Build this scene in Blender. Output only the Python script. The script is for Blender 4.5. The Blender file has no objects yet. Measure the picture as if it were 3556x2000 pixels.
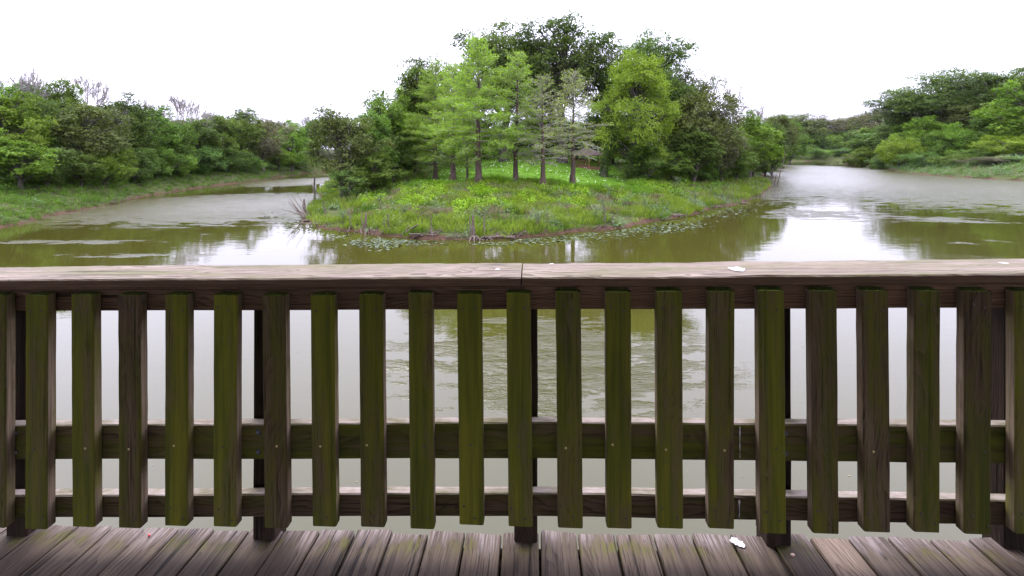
import bpy, math, random
import numpy as np

# ---------------------------------------------------------------- camera, sky, sun, exposure
SC = bpy.context.scene
COL = SC.collection
CAM_Z = 4.5
FPX = 1545.0                      # focal length in photograph pixels (3556 wide)
HOR = 530.0                       # horizon row in the photograph
cam = bpy.data.cameras.new('camera')
cam.sensor_fit = 'HORIZONTAL'
cam.sensor_width = 36.0
cam.lens = 36.0 * FPX / 3556.0
cam.shift_y = -(1000.0 - HOR) / 3556.0
cam.clip_start = 0.05
cam.clip_end = 6000.0
cam_o = bpy.data.objects.new('camera', cam)
cam_o.location = (0, 0, CAM_Z)
cam_o.rotation_euler = (math.radians(90), 0, 0)
COL.objects.link(cam_o)
SC.camera = cam_o

SUN_EL, SUN_AZ = 58.0, -35.0      # degrees; azimuth clockwise from +Y
world = bpy.data.worlds.new('World')
SC.world = world
world.use_nodes = True
wt = world.node_tree
wt.nodes.clear()
def wn(t, **k):
    n = wt.nodes.new(t)
    for a, b in k.items(): setattr(n, a, b)
    return n
sky = wn('ShaderNodeTexSky', sky_type='NISHITA')
sky.sun_disc = False
sky.sun_elevation = math.radians(SUN_EL)
sky.sun_rotation = math.radians(SUN_AZ)
sky.air_density = 1.0; sky.dust_density = 4.0; sky.ozone_density = 1.0
tcw = wn('ShaderNodeTexCoord')
sep = wn('ShaderNodeSeparateXYZ'); wt.links.new(tcw.outputs['Generated'], sep.inputs[0])
grad = wn('ShaderNodeMapRange'); grad.inputs[1].default_value = 0.0; grad.inputs[2].default_value = 1.0
grad.inputs[3].default_value = 7.2; grad.inputs[4].default_value = 47.0     # overcast: zenith brighter than horizon
wt.links.new(sep.outputs['Z'], grad.inputs[0])
cn = wn('ShaderNodeTexNoise'); cn.inputs['Scale'].default_value = 2.2; cn.inputs['Detail'].default_value = 5
wt.links.new(tcw.outputs['Generated'], cn.inputs['Vector'])
cm = wn('ShaderNodeMapRange'); cm.inputs[3].default_value = 0.82; cm.inputs[4].default_value = 1.18
wt.links.new(cn.outputs['Fac'], cm.inputs[0])
mul = wn('ShaderNodeMath', operation='MULTIPLY'); wt.links.new(grad.outputs[0], mul.inputs[0]); wt.links.new(cm.outputs[0], mul.inputs[1])
cl = wn('ShaderNodeVectorMath', operation='SCALE'); cl.inputs[0].default_value = (0.985, 0.965, 1.26)
wt.links.new(mul.outputs[0], cl.inputs['Scale'])
mixw = wn('ShaderNodeMixRGB'); mixw.inputs[0].default_value = 0.9           # cloud layer over the clear sky
wt.links.new(sky.outputs[0], mixw.inputs[1]); wt.links.new(cl.outputs[0], mixw.inputs[2])
bg = wn('ShaderNodeBackground'); bg.inputs['Strength'].default_value = 0.1
wt.links.new(mixw.outputs[0], bg.inputs['Color'])
wo = wn('ShaderNodeOutputWorld'); wt.links.new(bg.outputs[0], wo.inputs['Surface'])

sun = bpy.data.lights.new('sun', 'SUN')
sun.energy = 1.4; sun.angle = math.radians(18); sun.color = (1.0, 0.96, 0.9)
sun_o = bpy.data.objects.new('sun', sun)
sun_o.rotation_euler = (math.radians(90 - SUN_EL), 0, math.radians(180 - SUN_AZ))
sun_o.location = (-20, 30, 40)
COL.objects.link(sun_o)

SC.view_settings.view_transform = 'Standard'
SC.view_settings.look = 'None'
SC.view_settings.exposure = 1.0
SC.view_settings.gamma = 1.0
SC.view_settings.use_curve_mapping = False
SC.render.engine = 'CYCLES'
SC.cycles.max_bounces = 7
SC.cycles.diffuse_bounces = 3
SC.cycles.glossy_bounces = 3
SC.cycles.transmission_bounces = 3
SC.cycles.caustics_reflective = False
SC.cycles.caustics_refractive = False
SC.cycles.sample_clamp_indirect = 6
SC.cycles.use_denoising = True
try: SC.cycles.denoiser = 'OPENIMAGEDENOISE'
except Exception: pass

rng = np.random.default_rng(7)
random.seed(7)

# ---------------------------------------------------------------- helpers
class MB:
    """collects vertices and faces, builds ONE mesh"""
    def __init__(s): s.v = []; s.f3 = []; s.f4 = []; s.r3 = []; s.r4 = []; s.g = []; s.n = 0
    def add(s, v, f, rnd=None, g=None):
        v = np.asarray(v, float).reshape(-1, 3); f = np.asarray(f, np.int64)
        s.v.append(v)
        s.g.append(np.zeros((len(v), 3)) if g is None else np.asarray(g, float).reshape(-1, 3))
        if rnd is None: rnd = np.zeros(len(f))
        rnd = np.broadcast_to(np.asarray(rnd, float), (len(f),))
        if f.shape[1] == 3: s.f3.append(f + s.n); s.r3.append(rnd)
        else: s.f4.append(f + s.n); s.r4.append(rnd)
        s.n += len(v)
    def mesh(s, name, mat, smooth=False, grain=False):
        me = bpy.data.meshes.new(name)
        V = np.concatenate(s.v)
        F3 = np.concatenate(s.f3) if s.f3 else np.zeros((0, 3), np.int64)
        F4 = np.concatenate(s.f4) if s.f4 else np.zeros((0, 4), np.int64)
        R = np.concatenate(s.r3 + s.r4)
        me.vertices.add(len(V)); me.vertices.foreach_set('co', V.astype(np.float32).ravel())
        loops = np.concatenate([F3.ravel(), F4.ravel()]).astype(np.int32)
        me.loops.add(len(loops)); me.loops.foreach_set('vertex_index', loops)
        np_ = len(F3) + len(F4)
        st = np.concatenate([np.arange(len(F3)) * 3, len(F3) * 3 + np.arange(len(F4)) * 4]).astype(np.int32)
        me.polygons.add(np_); me.polygons.foreach_set('loop_start', st)
        me.polygons.foreach_set('use_smooth', np.full(np_, bool(smooth)))
        a = me.attributes.new('rnd', 'FLOAT', 'FACE'); a.data.foreach_set('value', R.astype(np.float32))
        if grain:
            a = me.attributes.new('gr', 'FLOAT_VECTOR', 'POINT')
            a.data.foreach_set('vector', np.concatenate(s.g).astype(np.float32).ravel())
        me.update(calc_edges=True)
        me.validate()
        me.materials.append(M[mat])
        return me
    def obj(s, name, mat, parent=None, smooth=False, grain=False, loc=None):
        return link(name, s.mesh(name, mat, smooth, grain), parent, loc)

def link(name, data, parent=None, loc=None):
    o = bpy.data.objects.new(name, data); COL.objects.link(o)
    if parent is not None: o.parent = parent
    if loc is not None: o.location = loc
    return o
def tag(o, label=None, cat=None, group=None, kind=None):
    if label: o['label'] = label
    if cat: o['category'] = cat
    if group: o['group'] = group
    if kind: o['kind'] = kind
    return o
def empty(name, loc=(0, 0, 0), rz=0.0):
    o = bpy.data.objects.new(name, None); o.empty_display_size = 0.3; COL.objects.link(o)
    o.location = loc; o.rotation_euler = (0, 0, rz); return o

def unit(v): return v / np.maximum(np.linalg.norm(v, axis=-1, keepdims=True), 1e-9)

def tube(mb, P, R, sides=5, rnd=0.0, cap=True):
    P = np.asarray(P, float); n = len(P); R = np.broadcast_to(np.asarray(R, float), (n,))
    T = np.gradient(P, axis=0); T = unit(T)
    ref = np.array([0, 0, 1.0]) if abs(T[:, 2].mean()) < 0.8 else np.array([1.0, 0, 0])
    A = unit(np.cross(T, ref)); B = np.cross(T, A)
    th = np.arange(sides) * 2 * math.pi / sides
    V = P[:, None] + R[:, None, None] * (np.cos(th)[None, :, None] * A[:, None] + np.sin(th)[None, :, None] * B[:, None])
    i = np.arange(n - 1)[:, None] * sides; j = np.arange(sides)[None]; k = (j + 1) % sides
    F = np.stack([i + j, i + k, i + sides + k, i + sides + j], -1).reshape(-1, 4)
    V = V.reshape(-1, 3)
    g = None
    mb.add(V, F, rnd)
    if cap and R[-1] > 0.02:
        c = P[-1] + T[-1] * R[-1] * 0.15
        mb.add(np.vstack([V[-sides:], c]), np.stack([j[0], k[0], np.full(sides, sides)], -1), rnd)

def leaves(mb, P, N, T, L, W, rnd):
    """diamond leaves: centre, normal, direction, length, width"""
    B = unit(np.cross(N, T)); T = unit(np.cross(B, N))
    L = np.broadcast_to(L, (len(P),))[:, None]; W = np.broadcast_to(W, (len(P),))[:, None]
    V = np.stack([P - T * L / 2, P + B * W / 2 - T * L * .08, P + T * L / 2, P - B * W / 2 - T * L * .08], 1).reshape(-1, 3)
    F = np.arange(len(P) * 4).reshape(-1, 4)
    mb.add(V, F, rnd)

def snoise(x, y, f, seed=0):
    """cheap smooth noise, about -1..1"""
    r = np.random.default_rng(seed); o = 0
    for k in range(6):
        a = r.uniform(0, 2 * math.pi); ff = f * r.uniform(.6, 1.6); p = r.uniform(0, 6.28)
        o = o + np.sin((x * math.cos(a) + y * math.sin(a)) * ff * 6.28 + p)
    return o / 3.0
def sstep(a, b, x):
    t = np.clip((x - a) / (b - a), 0, 1); return t * t * (3 - 2 * t)

# ---------------------------------------------------------------- materials
M = {}
class NT:
    def __init__(s, name):
        m = bpy.data.materials.new(name); m.use_nodes = True; s.m = m; s.t = m.node_tree; s.t.nodes.clear(); M[name] = m
        s.out = s.n('ShaderNodeOutputMaterial')
    def n(s, t, **k):
        nd = s.t.nodes.new(t)
        for a, b in k.items(): setattr(nd, a, b)
        return nd
    def l(s, a, b): s.t.links.new(a, b)
    def val(s, sock, v):
        if hasattr(v, 'is_output') or isinstance(v, bpy.types.NodeSocket): s.l(v, sock)
        else: sock.default_value = v
    def attr(s, name): return s.n('ShaderNodeAttribute', attribute_name=name)
    def noise(s, vec, scale, detail=3, rough=.55, dist=0):
        t = s.n('ShaderNodeTexNoise'); t.inputs['Scale'].default_value = scale; t.inputs['Detail'].default_value = detail
        t.inputs['Roughness'].default_value = rough; t.inputs['Distortion'].default_value = dist
        if vec is not None: s.l(vec, t.inputs['Vector'])
        return t.outputs['Fac']
    def ramp(s, fac, stops):
        r = s.n('ShaderNodeValToRGB'); e = r.color_ramp.elements
        while len(e) < len(stops): e.new(0.5)
        for el, (p, c) in zip(e, stops): el.position = p; el.color = (c, c, c, 1) if not hasattr(c, '__len__') else (*c, 1)
        s.l(fac, r.inputs[0]); return r.outputs[0]
    def mix(s, fac, a, b, mode='MIX'):
        m = s.n('ShaderNodeMixRGB', blend_type=mode)
        s.val(m.inputs[0], fac)
        for sk, v in ((m.inputs[1], a), (m.inputs[2], b)):
            if hasattr(v, '__len__') and len(v) == 3: v = (*v, 1)
            s.val(sk, v)
        return m.outputs[0]
    def math(s, op, a, b=0.0, clamp=False):
        m = s.n('ShaderNodeMath', operation=op); m.use_clamp = clamp
        s.val(m.inputs[0], a); s.val(m.inputs[1], b); return m.outputs[0]
    def mapr(s, v, a, b, c=0.0, d=1.0):
        m = s.n('ShaderNodeMapRange'); s.l(v, m.inputs[0])
        for i, x in enumerate((a, b, c, d)): m.inputs[i + 1].default_value = x
        return m.outputs[0]
    def scalev(s, v, sc):
        m = s.n('ShaderNodeVectorMath', operation='MULTIPLY'); s.l(v, m.inputs[0]); m.inputs[1].default_value = sc; return m.outputs[0]
    def addv(s, a, b):
        m = s.n('ShaderNodeVectorMath', operation='ADD'); s.l(a, m.inputs[0]); s.l(b, m.inputs[1]); return m.outputs[0]
    def pbsdf(s, col, rough=.8, spec=.3, bump=None, bstr=.5, bdist=.01):
        p = s.n('ShaderNodeBsdfPrincipled'); s.val(p.inputs['Base Color'], (*col, 1) if isinstance(col, tuple) else col)
        s.val(p.inputs['Roughness'], rough); p.inputs['Specular IOR Level'].default_value = spec
        if bump is not None:
            b = s.n('ShaderNodeBump'); b.inputs['Strength'].default_value = bstr; b.inputs['Distance'].default_value = bdist
            s.l(bump, b.inputs['Height']); s.l(b.outputs[0], p.inputs['Normal'])
        s.l(p.outputs[0], s.out.inputs['Surface']); return p

def leaf_mat(name, dark, mid, light, trans=.32, hue=.012):
    t = NT(name)
    a = t.attr('rnd').outputs['Fac']
    oi = t.n('ShaderNodeObjectInfo')
    c = t.ramp(a, [(0.0, dark), (0.5, mid), (1.0, light)])
    geo = t.n('ShaderNodeNewGeometry')
    nz = t.noise(geo.outputs['Position'], .5, 3)
    c = t.mix(t.mapr(nz, .35, .7, 0, .55), c, light)
    hsv = t.n('ShaderNodeHueSaturation'); t.l(c, hsv.inputs['Color'])
    t.l(t.mapr(oi.outputs['Random'], 0, 1, .5 - hue, .5 + hue), hsv.inputs['Hue'])
    t.l(t.mapr(oi.outputs['Random'], 0, 1, .82, 1.18), hsv.inputs['Value'])
    d = t.n('ShaderNodeBsdfPrincipled'); t.l(hsv.outputs[0], d.inputs['Base Color']); d.inputs['Roughness'].default_value = .55
    d.inputs['Specular IOR Level'].default_value = .06
    tr = t.n('ShaderNodeBsdfTranslucent')
    tc = t.mix(1.0, hsv.outputs[0], (1.15, 1.25, .6), 'MULTIPLY'); t.l(tc, tr.inputs['Color'])
    mx = t.n('ShaderNodeMixShader'); mx.inputs[0].default_value = trans
    t.l(d.outputs[0], mx.inputs[1]); t.l(tr.outputs[0], mx.inputs[2]); t.l(mx.outputs[0], t.out.inputs['Surface'])

leaf_mat('leaf_green', (.027, .050, .008), (.057, .101, .014), (.102, .164, .023))
leaf_mat('leaf_dark', (.018, .034, .007), (.040, .070, .012), (.075, .118, .021))
leaf_mat('leaf_oak', (.020, .036, .007), (.042, .070, .013), (.082, .122, .023))
leaf_mat('leaf_olive', (.030, .042, .011), (.056, .074, .018), (.092, .115, .030))
leaf_mat('leaf_greybrown', (.044, .042, .022), (.074, .070, .038), (.11, .104, .060))
leaf_mat('leaf_lime', (.064, .104, .010), (.114, .176, .017), (.178, .250, .030), trans=.42, hue=.002)
leaf_mat('leaf_bright', (.038, .074, .008), (.078, .140, .014), (.125, .200, .024), trans=.38)
leaf_mat('leaf_cypress', (.080, .135, .015), (.135, .220, .026), (.200, .300, .042), trans=.45, hue=.002)
leaf_mat('leaf_cypress_sparse', (.090, .120, .030), (.145, .190, .045), (.200, .250, .065), trans=.45, hue=.002)
leaf_mat('leaf_ivy', (.022, .044, .009), (.046, .086, .016), (.085, .140, .028))
leaf_mat('moss_grey', (.050, .055, .042), (.085, .092, .072), (.12, .125, .1), trans=.3)
leaf_mat('weed_feather', (.062, .094, .012), (.104, .154, .018), (.150, .210, .028), trans=.38)
leaf_mat('weed_lime', (.070, .118, .006), (.118, .200, .009), (.172, .262, .015), trans=.4)
leaf_mat('weed_dry', (.075, .058, .034), (.130, .104, .064), (.190, .160, .105), trans=.25)
leaf_mat('weed_blue', (.046, .076, .032), (.080, .124, .052), (.125, .175, .082), trans=.32)
leaf_mat('weed_green', (.028, .056, .007), (.052, .100, .012), (.088, .152, .022), trans=.36)
leaf_mat('lawn_blade', (.046, .100, .006), (.072, .145, .009), (.104, .188, .015), trans=.36)

t = NT('bark_grey'); tc = t.n('ShaderNodeTexCoord')
nz = t.noise(t.scalev(tc.outputs['Object'], (6, 6, 1.2)), 2.2, 5)
t.pbsdf(t.ramp(nz, [(.3, (.022, .019, .015)), (.7, (.085, .074, .060))]), .9, .2, nz, .8, .03)
t = NT('bark_cypress'); tc = t.n('ShaderNodeTexCoord')
nz = t.noise(t.scalev(tc.outputs['Object'], (9, 9, .7)), 1.6, 5)
t.pbsdf(t.ramp(nz, [(.3, (.024, .016, .012)), (.7, (.090, .062, .048))]), .9, .2, nz, .9, .04)
t = NT('twig_pale'); t.pbsdf((.16, .145, .125), .9, .2)
t = NT('dead_wood'); tc = t.n('ShaderNodeTexCoord')
nz = t.noise(t.scalev(tc.outputs['Object'], (14, 14, 2)), 3, 4)
t.pbsdf(t.ramp(nz, [(.3, (.030, .021, .015)), (.7, (.14, .11, .085))]), .9, .2, nz, .6, .02)

# ground: mud by the water, soil under the weeds, lawn
t = NT('ground_mat'); geo = t.n('ShaderNodeNewGeometry'); P = geo.outputs['Position']
n1 = t.noise(P, .7, 6); n2 = t.noise(P, 4, 5); n3 = t.noise(P, 22, 3)
mud = t.mix(t.mapr(n2, .3, .7), (.030, .018, .012), (.066, .038, .025))
soil = t.mix(t.mapr(n2, .35, .65), (.026, .030, .010), (.050, .060, .020))
lawn = t.mix(t.mapr(n3, .3, .7), (.050, .112, .008), (.072, .156, .012))
lawn = t.mix(t.mapr(n1, .4, .65, 0, .6), lawn, (.085, .150, .024))
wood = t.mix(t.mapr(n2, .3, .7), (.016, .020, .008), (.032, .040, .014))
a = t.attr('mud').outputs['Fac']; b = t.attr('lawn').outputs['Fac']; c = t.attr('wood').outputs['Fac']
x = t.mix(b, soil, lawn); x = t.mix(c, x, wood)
am = t.math('ADD', a, t.mapr(n2, .3, .7, -.3, .3), True)
am = t.mapr(am, .35, .65)
x = t.mix(am, x, mud)
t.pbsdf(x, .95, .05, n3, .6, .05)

# water: muddy olive, ripples stronger where the wind touches it
t = NT('water_mat'); geo = t.n('ShaderNodeNewGeometry'); P = geo.outputs['Position']
def spot(cx, cy, r0, r1, sx=1.0, sy=1.0):
    d = t.n('ShaderNodeVectorMath', operation='SUBTRACT'); t.l(P, d.inputs[0]); d.inputs[1].default_value = (cx, cy, 0)
    e = t.scalev(d.outputs[0], (1 / sx, 1 / sy, 0)); ln = t.n('ShaderNodeVectorMath', operation='LENGTH'); t.l(e, ln.inputs[0])
    return t.mapr(ln.outputs['Value'], r0, r1, 1, 0)
nbig = t.noise(t.scalev(P, (.06, .10, 0)), 1.0, 3, .5, .6)
wind = t.mapr(nbig, .60, .74, 0, .6)
for s_ in (spot(-24, 38, .1, 1.1, 15, 12), spot(-33, 68, .5, 1, 8, 12), spot(62, 74, .35, 1.25, 50, 40), spot(80, 120, .5, 1, 30, 70), t.math('MULTIPLY', spot(1.0, 9.6, 0, 1.15, 4, 2.6), .62), t.math('MULTIPLY', spot(-22.8, 22.3, 0, 1, 6, .8), .5), t.math('MULTIPLY', spot(-16, 19.4, 0, 1, 5, .5), .5)):
    wind = t.math('MAXIMUM', wind, s_)
calm = spot(-4, 21, .5, 1, 16, 5)
wind = t.math('MULTIPLY', wind, t.math('SUBTRACT', 1.0, calm))
brk = t.noise(t.scalev(P, (.5, 1.3, 0)), 1.0, 6, .72)
wind = t.math('MULTIPLY', t.mapr(wind, 0, .3), t.mapr(t.math('ADD', brk, t.math('MULTIPLY', wind, .40)), .58, .88))
r1 = t.noise(t.scalev(P, (8.0, 13.0, 0)), 1.0, 2, .5, .8)
r2 = t.noise(t.scalev(P, (1.1, 2.6, 0)), 1.0, 3, .5, .3)
r3 = t.noise(t.scalev(P, (.25, .5, 0)), 1.0, 2)
h1 = t.math('MULTIPLY', r1, t.math('ADD', t.math('MULTIPLY', wind, .022), .0006))
h2 = t.math('MULTIPLY', r2, t.math('ADD', t.math('MULTIPLY', wind, .085), .003))
hh = t.math('ADD', t.math('ADD', h1, h2), t.math('MULTIPLY', r3, .008))
p = t.pbsdf((.0270, .0262, .0048), .03, .5, hh, 1.0, 1.0)
p.inputs['IOR'].default_value = 1.333
t.l(t.math('ADD', t.math('MULTIPLY', wind, .24), .03), p.inputs['Roughness'])

t = NT('lily_mat'); a = t.attr('rnd').outputs['Fac']
t.pbsdf(t.ramp(a, [(0, (.016, .026, .007)), (.6, (.030, .044, .014)), (1, (.056, .074, .030))]), .65, .2)
t = NT('flower_white'); t.pbsdf((.75, .75, .68), .8, .2)

# weathered timber; attribute gr = (across, through, along) in metres with an offset per board
def wood_mat(name, lo, hi, line, moss_col, moss_amt, rings=1.0, rough=.85, edge=None, bump=.35, stain=None, wavew=.30):
    t = NT(name); g = t.attr('gr').outputs['Vector']; oi = t.n('ShaderNodeObjectInfo')
    geo = t.n('ShaderNodeNewGeometry')
    slow = t.noise(t.scalev(g, (3, 3, 1.1)), 1.0, 3, .5)
    cmb = t.n('ShaderNodeCombineXYZ'); t.l(t.math('MULTIPLY', slow, .26), cmb.inputs[0]); t.l(t.math('MULTIPLY', slow, .13), cmb.inputs[1])
    gg = t.addv(t.scalev(g, (1, 1, .035)), cmb.outputs[0])
    w = t.n('ShaderNodeTexWave', wave_type='RINGS', rings_direction='Z', wave_profile='SAW')
    w.inputs['Scale'].default_value = 30 * rings; w.inputs['Distortion'].default_value = 1.6; w.inputs['Detail'].default_value = 3
    w.inputs['Detail Scale'].default_value = 2.0
    t.l(gg, w.inputs['Vector'])
    fine = t.noise(t.scalev(g, (190, 190, 3.0)), 1.0, 3, .7)
    med = t.noise(t.scalev(g, (38, 38, 1.6)), 1.0, 4, .6)
    blot = t.noise(t.scalev(g, (9, 9, 3.5)), 1.0, 4, .6)
    c = t.mix(t.mapr(med, .3, .7), lo, hi)
    c = t.mix(t.mapr(blot, .35, .7, 0, .6), c, lo)
    gr = t.math('ADD', t.math('MULTIPLY', w.outputs['Fac'], wavew), t.math('MULTIPLY', fine, .9))
    c = t.mix(t.mapr(gr, .47 + wavew * .42, .62 + wavew * .5, 0, .88), c, line)
    crack = t.noise(t.scalev(g, (60, 60, .9)), 1.0, 2, .4)
    c = t.mix(t.mapr(crack, .65, .68, 0, .85), c, tuple(x * .15 for x in lo))
    # knots
    v = t.n('ShaderNodeTexVoronoi', feature='F1'); v.inputs['Scale'].default_value = 1.0
    t.l(t.scalev(g, (9, 3, 2.6)), v.inputs['Vector'])
    kn = t.mapr(v.outputs['Distance'], .06, .16, 1, 0)
    c = t.mix(t.math('MULTIPLY', kn, .75), c, tuple(x * .35 for x in lo))
    mo = t.noise(t.scalev(g, (11, 11, 1.3)), 1.0, 4, .6)
    mo2 = t.noise(t.scalev(g, (30, 30, 9)), 1.0, 4, .65)
    mm = t.math('ADD', t.math('MULTIPLY', mo, .75), t.math('MULTIPLY', mo2, .35))
    mm = t.math('ADD', mm, t.mapr(oi.outputs['Random'], 0, 1, -.07, .09))
    c = t.mix(t.mapr(mm, moss_amt, moss_amt + .24, 0, .92), c, t.mix(t.mapr(med, .35, .65), moss_col, (moss_col[0] * .38, moss_col[1] * .48, moss_col[2] * .5)))
    hsv = t.n('ShaderNodeHueSaturation'); t.l(c, hsv.inputs['Color']); t.l(t.mapr(oi.outputs['Random'], 0, 1, .78, 1.2), hsv.inputs['Value'])
    c = hsv.outputs[0]
    if stain: c = stain(t, c, g, blot, fine, mo2)
    hgt = t.math('SUBTRACT', t.math('SUBTRACT', t.mapr(gr, .4, 1.0, 1, 0), t.math('MULTIPLY', t.mapr(crack, .68, .72), 1.5)), t.math('MULTIPLY', kn, .5))
    t.pbsdf(c, rough, .10, hgt, bump, .0035)

def top_lit(t, c, g, blot, fine, mo2):
    # light from above painted in: paler colour on the weathered face that looks up
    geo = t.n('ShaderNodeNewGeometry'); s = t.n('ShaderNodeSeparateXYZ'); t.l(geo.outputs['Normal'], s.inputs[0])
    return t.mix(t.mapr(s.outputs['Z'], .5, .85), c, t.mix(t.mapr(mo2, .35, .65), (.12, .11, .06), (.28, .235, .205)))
def side_bare_lit(t, c, g, blot, fine, mo2):
    # the moss sits on the shaded front; the narrow sides are barer, their light painted in as paler tan
    geo = t.n('ShaderNodeNewGeometry'); s = t.n('ShaderNodeSeparateXYZ'); t.l(geo.outputs['Normal'], s.inputs[0])
    f = t.math('MULTIPLY', t.mapr(t.math('ABSOLUTE', s.outputs['X']), .75, .95), t.mapr(blot, .40, .52, .25, .95))
    return t.mix(f, c, t.mix(t.mapr(fine, .35, .65), (.085, .060, .038), (.21, .160, .108)))
wood_mat('baluster_wood', (.056, .037, .021), (.150, .106, .066), (.022, .015, .008), (.110, .110, .010), .39, wavew=.18, stain=side_bare_lit)
wood_mat('rail_wood', (.052, .034, .020), (.115, .076, .048), (.024, .016, .010), (.076, .082, .008), .49, stain=top_lit)
wood_mat('toprail_wood', (.085, .050, .030), (.165, .100, .062), (.045, .026, .016), (.060, .060, .015), .70)
wood_mat('post_wood', (.018, .012, .008), (.048, .032, .021), (.010, .007, .005), (.014, .015, .004), .58)
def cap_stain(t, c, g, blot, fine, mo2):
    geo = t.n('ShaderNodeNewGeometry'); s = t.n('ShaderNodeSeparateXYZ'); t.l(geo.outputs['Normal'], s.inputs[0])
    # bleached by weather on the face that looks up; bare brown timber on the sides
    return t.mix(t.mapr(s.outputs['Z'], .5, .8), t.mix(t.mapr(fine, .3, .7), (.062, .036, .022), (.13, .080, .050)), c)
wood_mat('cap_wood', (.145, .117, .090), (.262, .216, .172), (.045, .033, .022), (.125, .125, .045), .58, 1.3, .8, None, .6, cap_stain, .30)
def deck_stain(t, c, g, blot, fine, mo2):
    s = t.n('ShaderNodeSeparateXYZ'); t.l(t.attr('edge').outputs['Vector'], s.inputs[0])
    e = s.outputs[0]                      # metres from the weathered board end
    e2 = t.math('ADD', e, t.mapr(blot, .25, .75, -.06, .06))
    oi = t.n('ShaderNodeObjectInfo')
    band = t.math('MULTIPLY', t.mapr(e2, .035, .07), t.mapr(e2, .09, .125, 1, 0))
    band = t.math('MULTIPLY', t.math('MULTIPLY', band, t.mapr(blot, .42, .58)), t.mapr(mo2, .38, .55))
    c = t.mix(t.math('MULTIPLY', band, t.mapr(fine, .40, .6, .95, .2)), c, (.074, .072, .014))
    pale = t.math('MULTIPLY', t.mapr(e2, .0, .07, 1, 0), t.mapr(fine, .46, .56))
    return t.mix(t.math('MULTIPLY', pale, .6), c, (.25, .21, .19))
wood_mat('deck_wood', (.050, .036, .024), (.112, .085, .060), (.015, .010, .007), (.07, .06, .03), .74, 1.0, .7, None, .6, deck_stain, .14)
wood_mat('deck_wood_new', (.125, .092, .064), (.215, .162, .116), (.055, .038, .026), (.10, .09, .03), .72, 1.0, .7, None, .4)
t = NT('bolt_steel'); t.pbsdf((.10, .10, .125), .45, .5).inputs['Metallic'].default_value = .6
t = NT('screw_steel'); t.pbsdf((.05, .04, .032), .5, .5).inputs['Metallic'].default_value = .5
t = NT('screw_brass'); t.pbsdf((.42, .33, .15), .45, .5).inputs['Metallic'].default_value = .6
t = NT('moss_cushion'); geo = t.n('ShaderNodeNewGeometry'); nz = t.noise(geo.outputs['Position'], 160, 4)
t.pbsdf(t.ramp(nz, [(.35, (.030, .034, .012)), (.65, (.115, .165, .018))]), .95, .1, nz, .8, .003)
t = NT('dropping_white'); geo = t.n('ShaderNodeNewGeometry'); nz = t.noise(geo.outputs['Position'], 90, 4)
t.pbsdf(t.ramp(nz, [(.3, (.28, .27, .25)), (.6, (.58, .57, .55))]), .8, .2)
t = NT('berry_red'); t.pbsdf((.65, .05, .05), .35, .5)
t = NT('seed_pale'); t.pbsdf((.6, .45, .33), .6, .3)
t = NT('roof_shingle'); geo = t.n('ShaderNodeNewGeometry'); nz = t.noise(geo.outputs['Position'], 5, 5)
t.pbsdf(t.ramp(nz, [(.3, (.050, .036, .030)), (.7, (.11, .082, .07))]), .9, .2, nz, .5, .02)
t = NT('gazebo_wood'); geo = t.n('ShaderNodeNewGeometry'); nz = t.noise(geo.outputs['Position'], 6, 4)
t.pbsdf(t.ramp(nz, [(.3, (.10, .05, .028)), (.7, (.21, .11, .065))]), .85, .2)

# ---------------------------------------------------------------- the lie of the land
# lake outline (world metres, camera above the origin); each side has its own bank: slope, cap
LAKE = [(-28, -12, 'n'), (-29, 5, 'l'), (-30.5, 26.5, 'l'), (-32.4, 31.9, 'l'), (-34.2, 37.2, 'l'), (-37.5, 46, 'l'), (-39.5, 57.9, 'l'), (-39.9, 70.2, 'l'),
        (-40.9, 75, 'l'), (-42, 86, 'l'), (-44.5, 96, 'l'), (-43, 101, 'i'), (-38.5, 95, 'i'), (-34.5, 84, 'i'), (-28.8, 70, 'i'), (-21.6, 50, 'i'), (-17.0, 38, 'i'), (-15.2, 33, 'i'),
        (-14.2, 30.2, 'i'), (-12.2, 27.4, 'i'), (-9.58, 25.05, 'i'), (-7.0, 23.9, 'i'), (-4.27, 23.0, 'i'), (-2.0, 22.7, 'i'), (.25, 23.3, 'i'), (2.9, 24.4, 'i'),
        (6.4, 26.4, 'i'), (10.3, 29.5, 'i'), (14.1, 33.4, 'i'), (17.9, 37, 'i'), (23.7, 43.4, 'i'), (33.6, 57.5, 'i'), (38, 66, 'i'), (51, 90, 'i'), (77, 140, 'i'), (104, 194, 'f'),
        (125, 215, 'f'), (150, 219, 'f'), (168, 208, 'r'), (150, 192, 'r'), (136, 183, 'r'), (115, 142, 'r'), (87.7, 100.8, 'r'), (80, 84.3, 'r'), (78.4, 68, 'r'), (82, 50, 'r'), (95, 30, 'r'),
        (100, -12, 'n'), (50, -26, 'n'), (6, -9, 'n'), (-6, -9, 'n')]
LP = np.array([(a, b) for a, b, c in LAKE], float)
PROF = {'l': (.42, 3.0), 'i': (.137, 8.0), 'r': (.36, 5.5), 'f': (.26, 4.0), 'n': (.3, 3.0)}
LS = np.array([PROF[c][0] for a, b, c in LAKE]); LC = np.array([PROF[c][1] for a, b, c in LAKE])

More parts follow.
